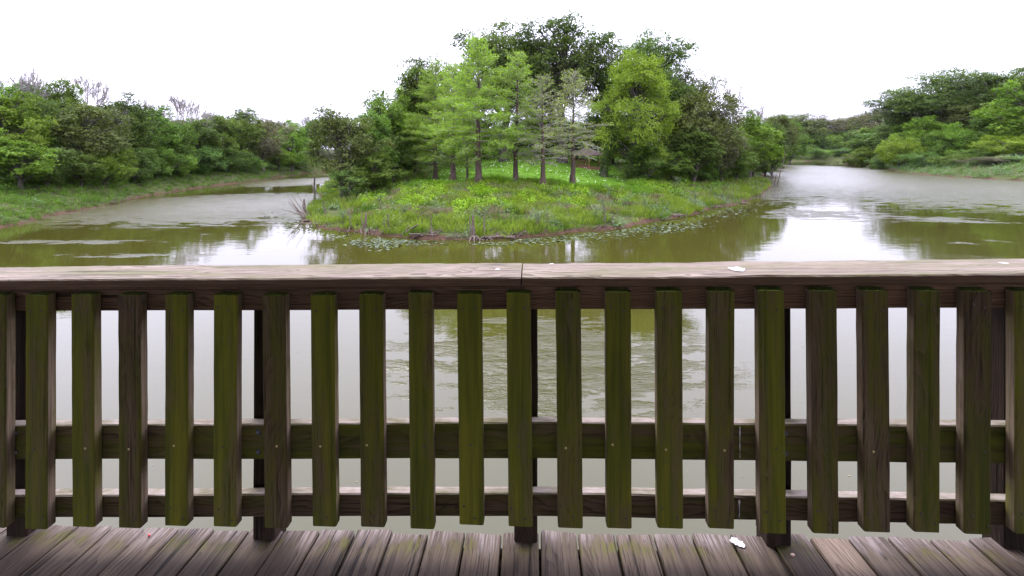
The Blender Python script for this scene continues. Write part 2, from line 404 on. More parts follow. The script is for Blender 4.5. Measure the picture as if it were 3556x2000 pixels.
def shore(x, y):
    """signed distance to the shore (land +), bank slope and cap of the nearest side"""
    x = np.asarray(x, float); y = np.asarray(y, float)
    best = np.full(x.shape, 1e9); inside = np.zeros(x.shape, bool)
    wsum = np.zeros(x.shape); ssum = np.zeros(x.shape); csum = np.zeros(x.shape)
    n = len(LP)
    for i in range(n):
        ax, ay = LP[i]; bx, by = LP[(i + 1) % n]
        dx, dy = bx - ax, by - ay
        tt = np.clip(((x - ax) * dx + (y - ay) * dy) / (dx * dx + dy * dy), 0, 1)
        d = np.hypot(x - ax - tt * dx, y - ay - tt * dy)
        best = np.minimum(best, d)
        w = 1.0 / (d * d * d * d + .01); wsum += w; ssum += w * LS[i]; csum += w * LC[i]
        cond = ((ay > y) != (by > y)) & (x < (bx - ax) * (y - ay) / (by - ay + 1e-12) + ax)
        inside ^= cond
    s = np.where(inside, -best, best)
    s = s + .22 * snoise(x, y, .22, 3) + .10 * snoise(x, y, .8, 4)
    return s, ssum / wsum, csum / wsum
def height(x, y, full=False):
    s, sl, cp = shore(x, y)
    sp = np.maximum(s, 0)
    h = (.13 + .06 * snoise(x, y, .5, 12)) * sstep(0, .35, s) + cp * (1 - np.exp(-sl * np.maximum(sp - .25, 0) / cp))
    h = h + .10 * sstep(1, 5, s) * snoise(x, y, .12, 5) + .035 * sstep(.4, 1.5, s) * snoise(x, y, .6, 6)
    h = np.where(s < 0, np.maximum(-.02 + .45 * s, -2.2), h)
    return (h, s) if full else h
def hz(x, y): return float(height(np.array([x]), np.array([y]))[0])
def ray(px, py):
    """where the line of sight through a photograph pixel meets the ground"""
    D = np.concatenate([np.arange(16, 90, .1), np.arange(90, 260, .5)])
    X = (px - 1778) / FPX * D; Z = CAM_Z - (py - HOR) / FPX * D
    h = np.maximum(height(X, D), 0)
    i = np.argmax(h >= Z)
    return X[i], D[i], h[i]
K = 1.3805                        # the notes below count in a 2576 pixel wide copy
def ray2(x, y): return ray(x * K, y * K)

# polar sheet that reaches the horizon
ang = np.concatenate([np.linspace(-180, -66, 40, endpoint=False), np.linspace(-66, 66, 420, endpoint=False), np.linspace(66, 180, 40, endpoint=False)])
ang = np.radians(ang)
rad = np.concatenate([np.linspace(1.0, 19, 14, endpoint=False), np.geomspace(19, 90, 170, endpoint=False), np.geomspace(90, 320, 50, endpoint=False), np.geomspace(320, 4000, 16)])
A, Rr = np.meshgrid(ang, rad, indexing='ij')
gx = (Rr * np.sin(A)).ravel(); gy = (Rr * np.cos(A)).ravel()
gh, gs = height(gx, gy, True)
nA, nR = len(ang), len(rad)
ii = np.arange(nA)[:, None]; jj = np.arange(nR - 1)[None]
i2 = (ii + 1) % nA
F = np.stack([ii * nR + jj, i2 * nR + jj, i2 * nR + jj + 1, ii * nR + jj + 1], -1).reshape(-1, 4)
F = F[:, ::-1]
mb = MB(); mb.add(np.stack([gx, gy, gh], -1), F)
me = mb.mesh('ground', 'ground_mat', smooth=True)
def lawn_mask(x, y):
    c = sstep(-9.5, -7, x + .12 * (y - 40)) * sstep(12.5, 9.5, x - .16 * (y - 40))
    return c * sstep(37.0, 40.5, y + 1.0 * snoise(x, y, .12, 9)) * sstep(72, 66, y)
mudv = 1 - sstep(.15, .55, gs + .25 * snoise(gx, gy, .35, 13))
lawnv = lawn_mask(gx, gy) * (gs > 3)
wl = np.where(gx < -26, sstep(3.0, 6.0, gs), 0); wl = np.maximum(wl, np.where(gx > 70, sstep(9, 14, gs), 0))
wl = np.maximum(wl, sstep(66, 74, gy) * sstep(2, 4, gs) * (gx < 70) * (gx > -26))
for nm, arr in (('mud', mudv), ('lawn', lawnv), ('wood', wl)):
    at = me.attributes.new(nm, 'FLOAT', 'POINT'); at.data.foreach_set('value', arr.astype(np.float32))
tag(link('ground', me), 'grassy banks and wooded land around the water', kind='structure')

mb = MB(); xs = [-400, 400]; ys = [-120, 420]
mb.add([(xs[0], ys[0], 0), (xs[1], ys[0], 0), (xs[1], ys[1], 0), (xs[0], ys[1], 0)], [[0, 1, 2, 3]])
tag(mb.obj('water', 'water_mat'), 'muddy olive lake water with rippled patches', kind='structure')

# ---------------------------------------------------------------- deck and railing
RX = -.0457
PHI = math.asin(RX)
UX, UY = math.cos(PHI), math.sin(PHI); NX, NY = -UY, UX
def railx(px, d):
    """place along the railing (local metres) seen at photograph column px, at distance d from the camera plane"""
    s = (px - 1778) / FPX
    return d * (s * NY - NX) / (UX - s * UY)
SL_R, SL_D = .0196, .0262          # the old boardwalk leans a little to the left
DECK_Z = CAM_Z - 1.484
def board(mb, L, w, th, org, ea, et, el, seg=10, bev=.004, wob=.0012, r=None, slope=None):
    """timber with chamfered edges: across ea, through et, along el; org = centre of its first end"""
    r = r or rng
    org, ea, et, el = (np.asarray(v, float) for v in (org, ea, et, el))
    a, b = w / 2, th / 2; c = bev
    sec = np.array([(-a + c, -b), (a - c, -b), (a, -b + c), (a, b - c), (a - c, b), (-a + c, b), (-a, b - c), (-a, -b + c)])
    ts = np.linspace(0, L, seg + 1)
    off = np.cumsum(r.normal(0, wob * .5, (seg + 1, 2)), 0); off -= np.linspace(0, 1, seg + 1)[:, None] * off[-1]
    S = sec[None] + off[:, None] + r.normal(0, wob * .35, (seg + 1, 8, 2))
    V = org + S[..., 0:1] * ea + S[..., 1:2] * et + ts[:, None, None] * el
    g0 = r.uniform(-20, 20, 3); g0[:2] = r.uniform(-.12, .12, 2) + np.array([0, .05])
    G = np.concatenate([S, np.broadcast_to(ts[:, None, None], S.shape[:2] + (1,))], -1) + np.array([g0[0], g0[1], g0[2]])
    j = np.arange(8); k = (j + 1) % 8; i = np.arange(seg)[:, None] * 8
    F = np.stack([i + j, i + k, i + 8 + k, i + 8 + j], -1).reshape(-1, 4)
    flip = np.dot(np.cross(ea, et), el) < 0
    if flip: F = F[:, ::-1]
    V = V.reshape(-1, 3); G = G.reshape(-1, 3)
    mb.add(V, F, 0, G)
    for e, base in ((0, 0), (1, seg * 8)):
        ring = V[base:base + 8]; gv = G[base:base + 8]
        cv = ring.mean(0); cg = gv.mean(0)
        T = np.stack([j, k, np.full(8, 8)], -1)
        if (e == 0) != flip: T = T[:, ::-1]
        gg = np.vstack([gv, cg]); gg = gg + np.array([0, 0, .3]) * 0
        mb.add(np.vstack([ring, cv]), T, 0, gg)
    return g0

# --- deck
deck = empty('deck', (0, 0, 0), PHI); tag(deck, 'weathered grey brown boardwalk deck of planks running towards the railing', kind='structure')
PITCH = .1455
x0 = railx(1874, 1.742)
EX, EY, EZ = (1, 0, 0), (0, 1, 0), (0, 0, 1)
posts_px = [58, 918, 1826, 2706, 3536]
posts_x = [railx(p, 1.695) for p in posts_px]
for k in range(-19, 16):
    xc = x0 + (k + .5) * PITCH
    w = .1375 + rng.uniform(-.0020, .0020)
    end = 1.742 + rng.uniform(-.007, .007)
    zt = DECK_Z + SL_D * xc + rng.uniform(-.003, .003)
    for xp in posts_x:
        if abs(xp - xc) < .0: end = min(end, 1.692)
    mb = MB(); L = end + 1.9
    m_ = 'deck_wood_new' if k == 7 else 'deck_wood'
    r_ = np.random.default_rng(100 + k)
    board(mb, L, w, .036, (xc, -1.9, zt - .018), EX, EZ, EY, 34, .0045, .0012, r_)
    # splintered end: push the last ring about
    V = mb.v[0].reshape(-1, 8, 3); V[-1, :, 1] += r_.uniform(-.009, .004, 8); mb.v[-1][:8] = V[-1]
    me = mb.mesh('plank', m_, False, True)
    co = np.concatenate(mb.v)
    at = me.attributes.new('edge', 'FLOAT_VECTOR', 'POINT')
    ev = np.zeros((len(co), 3)); ev[:, 0] = end - co[:, 1]; at.data.foreach_set('vector', ev.astype(np.float32).ravel())
    o = link('plank', me, deck)
    if k == 7: o['label'] = 'newer pinkish tan plank'
    for dx in (-.042, .040):
        sm = MB(); n_ = 7; th = np.arange(n_) * 2 * math.pi / n_
        px_, py_ = xc + dx + r_.uniform(-.012, .012), end - .035 + r_.uniform(-.008, .008)
        rr = .0046
        sm.add(np.vstack([np.stack([px_ + rr * np.cos(th), py_ + rr * np.sin(th), np.full(n_, zt + .0005)], -1), [(px_, py_, zt - .001)]]),
               [[i, (i + 1) % n_, n_] for i in range(n_)])
        sm.obj('screw', 'screw_steel', o)
mb = MB(); board(mb, 5.4, .14, .038, (-2.9, 1.66, DECK_Z - .115 - SL_D * 2.9), EZ, EY, (1, 0, SL_D), 20); mb.obj('joist', 'post_wood', deck, grain=True)
mb = MB(); board(mb, 5.4, .24, .030, (-2.9, 1.712, DECK_Z - .165 - SL_D * 2.9), EZ, EY, (1, 0, SL_D), 20); mb.obj('joist', 'post_wood', deck, grain=True)
for yy in (.9, .1, -.8):
    mb = MB(); board(mb, 5.4, .14, .038, (-2.9, yy, DECK_Z - .115 - SL_D * 2.9), EZ, EY, (1, 0, SL_D), 6); mb.obj('joist', 'post_wood', deck, grain=True)

# --- railing
rail = empty('wooden_railing', (0, 0, 0), PHI)
tag(rail, 'mossy wooden railing with a bleached handrail across the foreground', 'railing')
def sag(below, x):
    # the left half hangs a little lower at the foot than at the handrail
    return SL_R * x - .021 * np.maximum(-x, 0) * np.clip((below - .5) / .84, 0, 1)
def zr(below, x): return CAM_Z - below + float(sag(below, x))
D_F, D_B = 1.600, 1.638            # front and back of the balusters
XL, XR = railx(-260, D_B), railx(3820, D_B)
LEN = XR - XL
def rail_board(name, top, bot, d0, d1, xa, xb, mat, seg=30, wob=.0009, seed=1):
    mb = MB(); r_ = np.random.default_rng(seed)
    xm = xa
    board(mb, xb - xa, bot - top, d1 - d0, (xa, (d0 + d1) / 2, CAM_Z - (top + bot) / 2), EZ, EY, EX, seg, .004, wob, r_)
    for V in mb.v: V[:, 2] += sag((top + bot) / 2, V[:, 0])
    return mb.obj(name, mat, rail, grain=True)
xj = railx(1811, 1.615)
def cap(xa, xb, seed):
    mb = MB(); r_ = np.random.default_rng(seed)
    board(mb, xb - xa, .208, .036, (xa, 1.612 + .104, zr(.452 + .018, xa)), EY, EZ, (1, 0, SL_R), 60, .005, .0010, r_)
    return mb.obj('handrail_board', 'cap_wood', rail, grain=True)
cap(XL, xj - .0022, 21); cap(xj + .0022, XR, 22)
rail_board('top_rail', .492, .575, D_B, D_B + .038, XL, xj + .004, 'toprail_wood', 24, seed=31)
rail_board('top_rail', .492, .576, D_B, D_B + .038, xj + .008, XR, 'toprail_wood', 24, seed=32)
midr = [rail_board('middle_rail', .990, 1.124, D_B, D_B + .038, XL, XR, 'rail_wood', 40, .0012, seed=33)]
botr = [rail_board('bottom_rail', 1.253, 1.340, D_B, D_B + .038, XL, XR, 'rail_wood', 40, .0012, seed=34)]

bal_px = [-58, 86, 244, 406, 571, 740, 909, 1077, 1245, 1417, 1587, 1758, 1930, 2104, 2281, 2463, 2635, 2817, 2995, 3177, 3353, 3527, 3705]
top_j = [.002, .002, .002, .0, .0, -.002, -.004, -.004, -.003, .001, -.002, .0, .003, .002, .003, .002, .004, .002, .002, .0, -.002, -.004, 0]
def disc(px, pz, y, rr, depth, mat, name, parent, n=8):
    th = np.arange(n) * 2 * math.pi / n; sm = MB()
    ring = np.stack([px + rr * np.cos(th), np.full(n, y), pz + rr * np.sin(th)], -1)
    ring2 = np.stack([px + .6 * rr * np.cos(th), np.full(n, y - depth * .75), pz + .6 * rr * np.sin(th)], -1)
    sm.add(np.vstack([ring, ring2, [(px, y - depth, pz)]]), [[i, (i + 1) % n, n + (i + 1) % n, n + i] for i in range(n)])
    sm.add(np.vstack([ring2, [(px, y - depth, pz)]]), [[i, (i + 1) % n, n] for i in range(n)])
    return sm.obj(name, mat, parent, smooth=True)
for q, px in enumerate(bal_px):
    r_ = np.random.default_rng(300 + q)
    xl = railx(px, D_F); w = .0885 + r_.uniform(-.0012, .0012); xc = xl + w / 2
    ztop = zr(.503 - top_j[q], xc); zb = zr(1.342, xc) + r_.uniform(-.008, .008)
    lean = r_.uniform(-.006, .006) if not 6 <= q <= 12 else .008
    mb = MB()
    H_ = ztop - zb
    board(mb, H_, w, D_B - D_F - .001, (xc + lean, (D_F + D_B) / 2 - .0005, zb), EX, (0, -1, 0), (-lean / H_, 0, 1), 12, .0045, .0006, r_)
    o = mb.obj('baluster', 'baluster_wood', rail, grain=True)
    # moss on the sawn top
    ms = MB(); nx, ny = 9, 4
    gxm, gym = np.meshgrid(np.linspace(-.044, .044, nx), np.linspace(0, .036, ny), indexing='ij')
    hm = .0012 + .0018 * r_.random(gxm.shape); hm[0] = hm[-1] = 0; hm[:, 0] = 0
    ms.add(np.stack([xc + gxm * .97, D_F + .001 + gym, ztop + hm], -1).reshape(-1, 3),
           [[i * ny + j, (i + 1) * ny + j, (i + 1) * ny + j + 1, i * ny + j + 1] for i in range(nx - 1) for j in range(ny - 1)])
    ms.obj('moss', 'moss_cushion', o, smooth=True)
    br = 'screw_brass' if r_.random() < .6 else 'screw_steel'
    for sx, sz, mt in ((-.022, .555, 'screw_steel'), (.02, .562, 'screw_steel'), (r_.uniform(-.015, .02), 1.052, br), (-.022, 1.272, 'screw_steel'), (.022, 1.308, 'screw_steel')):
        disc(xc + lean * (zr(0, xc) - ztop + sz) * 0 + sx + r_.uniform(-.006, .006), zr(sz, xc) + r_.uniform(-.008, .008), D_F - .0012, .0047, .0012, mt, 'screw', o, 7)
for q, (px, xc) in enumerate(zip(posts_px, posts_x)):
    r_ = np.random.default_rng(500 + q)
    mb = MB(); ztop = zr(.489, xc)
    lean = (-.012, -.016, .006, .006, -.004)[q]
    board(mb, ztop + 1.6, .0885, .0885, (xc + lean, 1.695 + .0445, -1.6), EX, (0, -1, 0), (-lean / (ztop + 1.6), 0, 1), 26, .005, .0015, r_)
    mb.obj('post', 'post_wood', rail, grain=True)
for px in (52, 898, 2726):
    for dz in (1.022, 1.094):
        xb = railx(px, D_B); disc(xb, zr(dz, xb), D_B - .001, .0105, .007, 'bolt_steel', 'bolt', midr[0], 10)

# --- bird droppings, a berry and a seed
def splat(name, cx, cy, z, rx, ry, mat, label, cat, seed, up=True, slope=0.0):
    r_ = np.random.default_rng(seed); n = 18; th = np.arange(n) * 2 * math.pi / n
    rad_ = 1 + .35 * np.sin(2 * th + r_.uniform(0, 6)) * r_.random() + r_.uniform(-.25, .25, n)
    sm = MB()
    o = np.stack([rx * rad_ * np.cos(th), ry * rad_ * np.sin(th), slope * rx * rad_ * np.cos(th)], -1)
    i_ = o * .6; i_[:, 2] += .0012
    c = np.array([[0, 0, .0016]])
    sm.add(np.vstack([o, i_, c]), [[i, (i + 1) % n, n + (i + 1) % n, n + i] for i in range(n)])
    sm.add(np.vstack([i_, c]), [[i, (i + 1) % n, n] for i in range(n)])
    wx, wy = UX * cx + NX * cy, UY * cx + NY * cy
    o_ = sm.obj(name, mat, smooth=True, loc=(wx, wy, z)); o_.rotation_euler = (0, 0, PHI)
    tag(o_, label, cat, 'bird droppings' if 'dropping' in name else None)
xb = railx(2560, 1.71); splat('bird_dropping', xb, 1.705, DECK_Z + SL_D * xb + .004, .022, .020, 'dropping_white', 'white bird dropping splashed on the deck planks', 'bird dropping', 1)
xb = railx(2550, 1.72); splat('bird_dropping', xb, 1.70, zr(.452, xb) + .0012, .026, .034, 'dropping_white', 'large pale bird dropping smeared on the right handrail board', 'bird dropping', 2, slope=SL_R)
xb = railx(1728, 1.72); splat('bird_dropping', xb, 1.72, zr(.452, xb) + .0012, .009, .010, 'dropping_white', 'small round white dropping on the handrail near the board joint', 'bird dropping', 3, slope=SL_R)
xb = railx(1916, 1.78); splat('bird_dropping', xb, 1.795, zr(.452, xb) + .0012, .010, .006, 'dropping_white', 'tiny white fleck on the far edge of the handrail right of the joint', 'bird dropping', 4, slope=SL_R)
xb = railx(3520, 1.72); splat('bird_dropping', xb, 1.755, zr(.452, xb) + .0012, .016, .010, 'dropping_white', 'pale dropping on the handrail at the right end of the photo', 'bird dropping', 5, slope=SL_R)
# streak that ran down the rails
def streak(px, below0, below1, label, seed):
    r_ = np.random.default_rng(seed); x = railx(px, D_B); n = 9; sm = MB()
    zz = np.linspace(0, below0 - below1, n); wv = .0026 * np.linspace(1, .35, n) * r_.uniform(.5, 1.5, n)
    V = []
    for z_, w_ in zip(zz, wv): V += [(-w_, 0, z_), (0, -.0012, z_), (w_, 0, z_)]
    f = []
    for i in range(n - 1):
        for j in range(2): f.append([i * 3 + j, i * 3 + j + 1, i * 3 + j + 4, i * 3 + j + 3])
    sm.add(V, f)
    cy = D_B - .0032
    o_ = sm.obj('bird_dropping', 'dropping_white', loc=(UX * x + NX * cy, UY * x + NY * cy, zr(below0, x))); o_.rotation_euler = (0, 0, PHI)
    tag(o_, label, 'bird dropping', 'bird droppings')
streak(2568, .996, 1.11, 'thin white dropping streak running down the middle rail', 11)
streak(2566, 1.26, 1.335, 'thin white dropping streak running down the bottom rail', 12)
def ball(name, cx, cy, z, r, mat, label, cat, sx=1.0):
    sm = MB(); nu, nv = 10, 6; V = []
    for i in range(nv + 1):
        a = math.pi * i / nv
        for j in range(nu): b = 2 * math.pi * j / nu; V.append((r * sx * math.sin(a) * math.cos(b), r * math.sin(a) * math.sin(b), r * (1 - math.cos(a)) * (1 if i < nv else .96)))
    f = [[i * nu + j, i * nu + (j + 1) % nu, (i + 1) * nu + (j + 1) % nu, (i + 1) * nu + j] for i in range(nv) for j in range(nu)]
    sm.add(V, f); wx, wy = UX * cx + NX * cy, UY * cx + NY * cy
    tag(sm.obj(name, mat, smooth=True, loc=(wx, wy, z)), label, cat)
xb = railx(518, 1.70); ball('berry', xb, 1.70, DECK_Z + SL_D * xb + .001, .0046, 'berry_red', 'tiny red berry lying on a deck plank at left', 'berry')
xb = railx(2761, 1.64); ball('seed', xb, 1.655, DECK_Z + SL_D * xb + .001, .0046, 'seed_pale', 'small pale seed lying on a deck plank at right', 'seed', 1.7)

# --- roof of the shelter the deck belongs to (overhead, outside the frame); it keeps the deck in shade
mb = MB(); zt = DECK_Z + 2.55
def slab(P, th):
    P = np.asarray(P, float); Q = P + np.array([0, 0, th]); n = len(P)
    mb.add(np.vstack([P, Q]), [[3, 2, 1, 0], [4, 5, 6, 7]] + [[i, (i + 1) % 4, 4 + (i + 1) % 4, 4 + i] for i in range(4)])
slab([(-6.5, 1.80, zt), (6.5, 1.80, zt), (6.5, -2.2, zt + 1.2), (-6.5, -2.2, zt + 1.2)], .12)
slab([(-6.5, -2.2, zt + 1.2), (6.5, -2.2, zt + 1.2), (6.5, -6.2, zt), (-6.5, -6.2, zt)], .12)
for xx in (-6.2, 6.2):
    for yy in (1.55, -5.9):
        tube(mb, [(xx, yy, 0), (xx, yy, zt + .05)], .09, 4)
o = mb.obj('shelter_roof', 'gazebo_wood'); o.rotation_euler = (0, 0, PHI)
tag(o, 'timber shelter roof above the deck', kind='structure')
# ---------------------------------------------------------------- trees
def bez(p0, p1, p2, n):
    t_ = np.linspace(0, 1, n)[:, None]
    return (1 - t_) ** 2 * p0 + 2 * t_ * (1 - t_) * p1 + t_ ** 2 * p2

def broadleaf(seed, H=10.0, W=8.0, cb=.15, npuff=34, nspray=26, nleaf=13, leaf=.24, lw=.55, flat=.75, fill=.55, droop=.15, top=1.0, hollow=.35, tr=.028, lobes=.36, spread=.30, prange=(.085, .17)):
    """limbs + leaf crown; returns (MB limbs, MB leaves, puff list)"""
    r = np.random.default_rng(seed)
    wood, lf = MB(), MB()
    zc, hh = H * (1 + cb) / 2, H * (1 - cb) / 2
    # puff centres through an uneven crown
    d = unit(r.normal(0, 1, (npuff, 3)))
    rad_ = hollow + (1 - hollow) * r.random(npuff) ** .6
    az = np.arctan2(d[:, 1], d[:, 0]); ph = r.uniform(0, 6.28, 3)
    lob = 1 + lobes * np.sin(2 * az + ph[0]) * np.sin(3 * d[:, 2] + ph[1]) + lobes * .6 * np.sin(5 * az + ph[2])
    zf = d[:, 2] * rad_
    prof = np.where(zf > 0, top, 1.0)                     # narrower or broader top
    rp = W * r.uniform(*prange, npuff)
    C = np.stack([d[:, 0] * rad_ * lob * prof * (W / 2 - rp * .75), d[:, 1] * rad_ * lob * prof * (W / 2 - rp * .75), zc + zf * (hh - rp * .6)], -1)
    # trunk
    k = 7; zz = np.linspace(-.3, H * .62, k); wob = np.cumsum(r.normal(0, H * .012, (k, 2)), 0); wob[:2] = 0
    TP = np.column_stack([wob, zz]); R0 = H * tr
    tube(wood, TP, R0 * np.array([1.5, 1.0, .88, .76, .62, .48, .25]), 8)
    for c, rr in zip(C, rp):
        hd = math.hypot(c[0], c[1])
        z0 = np.clip(c[2] - .55 * hd - .06 * H, .10 * H, .58 * H)
        j = np.interp(z0, zz, np.arange(k)); b0 = np.array([np.interp(j, np.arange(k), TP[:, a]) for a in range(3)])
        mid = (b0 + c) / 2 + np.array([0, 0, .05 * H]) + r.normal(0, .02 * H, 3)
        tube(wood, bez(b0, mid, c, 5), R0 * np.linspace(.34, .07, 5), 5, cap=False)
        for q in range(2):
            e = c + unit(r.normal(0, 1, 3)) * rr * .8
            tube(wood, bez((mid + c) / 2, c, e, 3), R0 * np.linspace(.12, .03, 3), 3, cap=False)
    # sprays of leaves on each puff
    n = npuff * nspray
    Cs = np.repeat(C, nspray, 0); Rs = np.repeat(rp, nspray)
    outw = unit(Cs - np.array([0, 0, zc - hh * .3]))
    sd = unit(r.normal(0, 1, (n, 3)) + .55 * outw + np.array([0, 0, .25]))
    sb = Cs + sd * (Rs * (fill + (1.12 - fill) * r.random(n)))[:, None] * np.array([1, 1, flat])
    tw = unit(sd * np.array([1, 1, .4]) + r.normal(0, .45, (n, 3)) - np.array([0, 0, droop]))
    sl = W * .055 * r.uniform(.7, 1.5, n)
    m = n * nleaf
    u = r.random(m); idx = np.repeat(np.arange(n), nleaf)
    P = sb[idx] + tw[idx] * (sl[idx] * u)[:, None] + r.normal(0, 1, (m, 3)) * (sl[idx] * spread)[:, None] * np.array([1, 1, .55])
    N = unit(r.normal(0, .55, (m, 3)) + .35 * outw[idx] + np.array([0, 0, .75]))
    T = unit(tw[idx] + r.normal(0, .7, (m, 3)) - np.array([0, 0, .25]))
    L = leaf * r.uniform(.65, 1.3, m)
    rnd = np.clip(.5 + .22 * r.normal(0, 1, npuff).repeat(nspray * nleaf) + .14 * r.normal(0, 1, n)[idx] + .12 * r.normal(0, 1, m), 0, 1)
    leaves(lf, P, N, T, L, L * lw, rnd)
    return wood, lf, C

def moss_strands(seed, C, W, n=260, ln=1.0):
    r = np.random.default_rng(seed); mb = MB()
    c = C[r.integers(0, len(C), n)] + r.normal(0, W * .05, (n, 3)) - np.array([0, 0, W * .06])
    for p in c:
        L = ln * r.uniform(.4, 1.3)
        for q in range(5):
            o = p + r.normal(0, .10, 3) * np.array([1, 1, .3]); a = r.uniform(0, 6.28); w = r.uniform(.012, .035)
            dx = np.array([math.cos(a) * w, math.sin(a) * w, 0]); l2 = L * r.uniform(.5, 1)
            mb.add([o - dx, o + dx, o + dx * .8 + (.04, 0, -l2 * .55), o - dx * .8 + (0, .03, -l2 * .55), o + (.02, .02, -l2)], [[0, 1, 2, 3]], r.random())
            mb.add([o + dx * .8 + (.04, 0, -l2 * .55), o - dx * .8 + (0, .03, -l2 * .55), o + (.02, .02, -l2)], [[0, 1, 2]], r.random())
    return mb

def cypress(seed, H, W, trunk_r, z0=.16, nb=70, dens=1.0, green=1.0, leaf=.17):
    r = np.random.default_rng(seed); wood, lf, tw = MB(), MB(), MB()
    # fluted, flared bole
    ks = np.array([-.02, .015, .04, .08, .14, .25, .45, .7, .9, 1.0]); fl = np.array([2.0, 1.75, 1.45, 1.2, 1.05, .92, .68, .36, .14, .03])
    wv = np.cumsum(r.normal(0, .012, (len(ks), 2)), 0) * H * .25; wv[:4] *= .2
    sides = 12; th = np.arange(sides) * 2 * math.pi / sides
    V = []
    for q, (z, f) in enumerate(zip(ks, fl)):
        rib = 1 + .16 * max(0, 1 - z / .15) * np.sign(np.sin(th * 3)) * .8
        V.append(np.stack([wv[q, 0] + trunk_r * f * rib * np.cos(th), wv[q, 1] + trunk_r * f * rib * np.sin(th), np.full(sides, z * H)], -1))
    i = np.arange(len(ks) - 1)[:, None] * sides; j = np.arange(sides)[None]; k = (j + 1) % sides
    wood.add(np.vstack(V), np.stack([i + j, i + k, i + sides + k, i + sides + j], -1).reshape(-1, 4))
    LPn, LT, LNn, LL = [], [], [], []
    for b in range(nb):
        tt = z0 + (1 - z0) * ((b + r.random()) / nb) ** .92
        t1 = (tt - z0) / (1 - z0)
        az = b * 2.399 + r.uniform(-.5, .5)
        Lb = W / 2 * (min(1, (t1 + .2) * 2.6) * (1 - t1) ** .55 + .07) * r.uniform(.75, 1.25)
        el = math.radians(-4 + 48 * t1 + r.uniform(-9, 9))
        d = np.array([math.cos(az) * math.cos(el), math.sin(az) * math.cos(el), math.sin(el)])
        p0 = np.array([np.interp(tt, ks, wv[:, 0]), np.interp(tt, ks, wv[:, 1]), tt * H])
        p2 = p0 + d * Lb + np.array([0, 0, -.10 * Lb * (1 - t1)])
        mid = p0 + d * Lb * .5 + np.array([0, 0, .07 * Lb])
        B = bez(p0, mid, p2, 5)
        tube(tw, B, trunk_r * np.linspace(.20, .05, 5) * (1.1 - .6 * t1), 4, cap=False)
        ntw = max(4, int(Lb * 5.5))
        side = unit(np.cross(d, [0, 0, 1.0]))
        for q in range(ntw):
            f = .22 + .78 * (q + r.random()) / ntw
            o = np.array([np.interp(f, np.linspace(0, 1, 5), B[:, a]) for a in range(3)])
            sg = 1 if q % 2 else -1
            dd = unit(d * .75 + side * sg * r.uniform(.5, 1.1) + np.array([0, 0, r.uniform(-.45, .45)]))
            lt = (.32 + .20 * Lb) * r.uniform(.6, 1.2) * (1.15 - .55 * f)
            e = o + dd * lt + np.array([0, 0, -.08 * lt])
            tube(tw, np.stack([o, (o + e) / 2 + r.normal(0, .03, 3), e]), [.020, .014, .007], 3, cap=False)
            nl = r.poisson(50 * dens * lt / .6 * (.35 + .65 * f))
            if nl:
                u = r.random(nl)[:, None]
                LPn.append(o + (e - o) * u + r.normal(0, .12, (nl, 3)) * np.array([1, 1, .9]))
                LT.append(np.broadcast_to(dd, (nl, 3)) + r.normal(0, .55, (nl, 3))); LNn.append(np.array([0, 0, .8]) + r.normal(0, .75, (nl, 3)))
                LL.append(np.full(nl, .5 + .16 * r.normal()))
    P = np.concatenate(LPn); n = len(P); L = leaf * r.uniform(.6, 1.3, n)
    leaves(lf, P, unit(np.concatenate(LNn)), unit(np.concatenate(LT)), L, L * .36, np.clip(np.concatenate(LL) + r.normal(0, .14, n), 0, 1))
    return wood, tw, lf

def bare(seed, H=10.0, W=7.0, depth=5, r0=.17):
    r = np.random.default_rng(seed); mb = MB()
    def grow(p, d, L, rad_, lev):
        e = p + d * L; m = (p + e) / 2 + r.normal(0, .07 * L, 3)
        tube(mb, np.stack([p, m, e]), [rad_, rad_ * .8, rad_ * .58], 5 if lev > 3 else 3, cap=False)
        if lev == 0: return
        for q in range(r.integers(2, 5) if lev < depth else 4):
            a = unit(r.normal(0, 1, 3)); nd = unit(d + a * r.uniform(.45, .95) + np.array([0, 0, .14]))
            f = r.uniform(.55, 1.0)
            grow(p + (e - p) * f, nd, L * r.uniform(.60, .85), max(rad_ * .60 * r.uniform(.7, 1.05), .030), lev - 1)
    grow(np.array([0, 0, -.3]), np.array([0, 0, 1.0]), H * .36, r0, depth)
    V = np.concatenate(mb.v); sc = np.array([W / max(np.ptp(V[:, 0]), 1e-3), W / max(np.ptp(V[:, 1]), 1e-3), H / V[:, 2].max()])
    mb.v = [v * sc for v in mb.v]
    return mb

# stock of crown shapes (mesh data shared between look-alike trees), all 10 m high and 8 m wide
STOCK = {}
def stock(key, leafmat, bark='bark_grey', moss=0, **kw):
    w, l, C = broadleaf(**kw)
    STOCK[key] = dict(W=kw.get('W', 8.0), trunk=w.mesh('trunk', bark, True), crown=l.mesh('crown', leafmat), moss=None)
    if moss: STOCK[key]['moss'] = moss_strands(kw['seed'] + 50, C, kw.get('W', 8.0), moss, .62).mesh('spanish_moss', 'moss_grey')
dense = dict(npuff=52, nspray=28, nleaf=11, leaf=.26, prange=(.055, .17))
stock('g1', 'leaf_green', seed=1, cb=0.13, **dense)
stock('g2', 'leaf_green', seed=2, cb=0.12, top=.8, **dense)
stock('g3', 'leaf_green', seed=3, cb=0.17, lobes=.36, **dense)
stock('b1', 'leaf_bright', seed=4, cb=0.13, **dense)
stock('b2', 'leaf_bright', seed=5, cb=0.15, lobes=.36, top=.85, **dense)
stock('d1', 'leaf_dark', seed=6, cb=0.13, **dense)
stock('d2', 'leaf_dark', seed=7, cb=0.12, top=.85, lobes=.34, **dense)
stock('o1', 'leaf_olive', seed=8, cb=0.13, npuff=46, nspray=32, nleaf=11, leaf=.24)
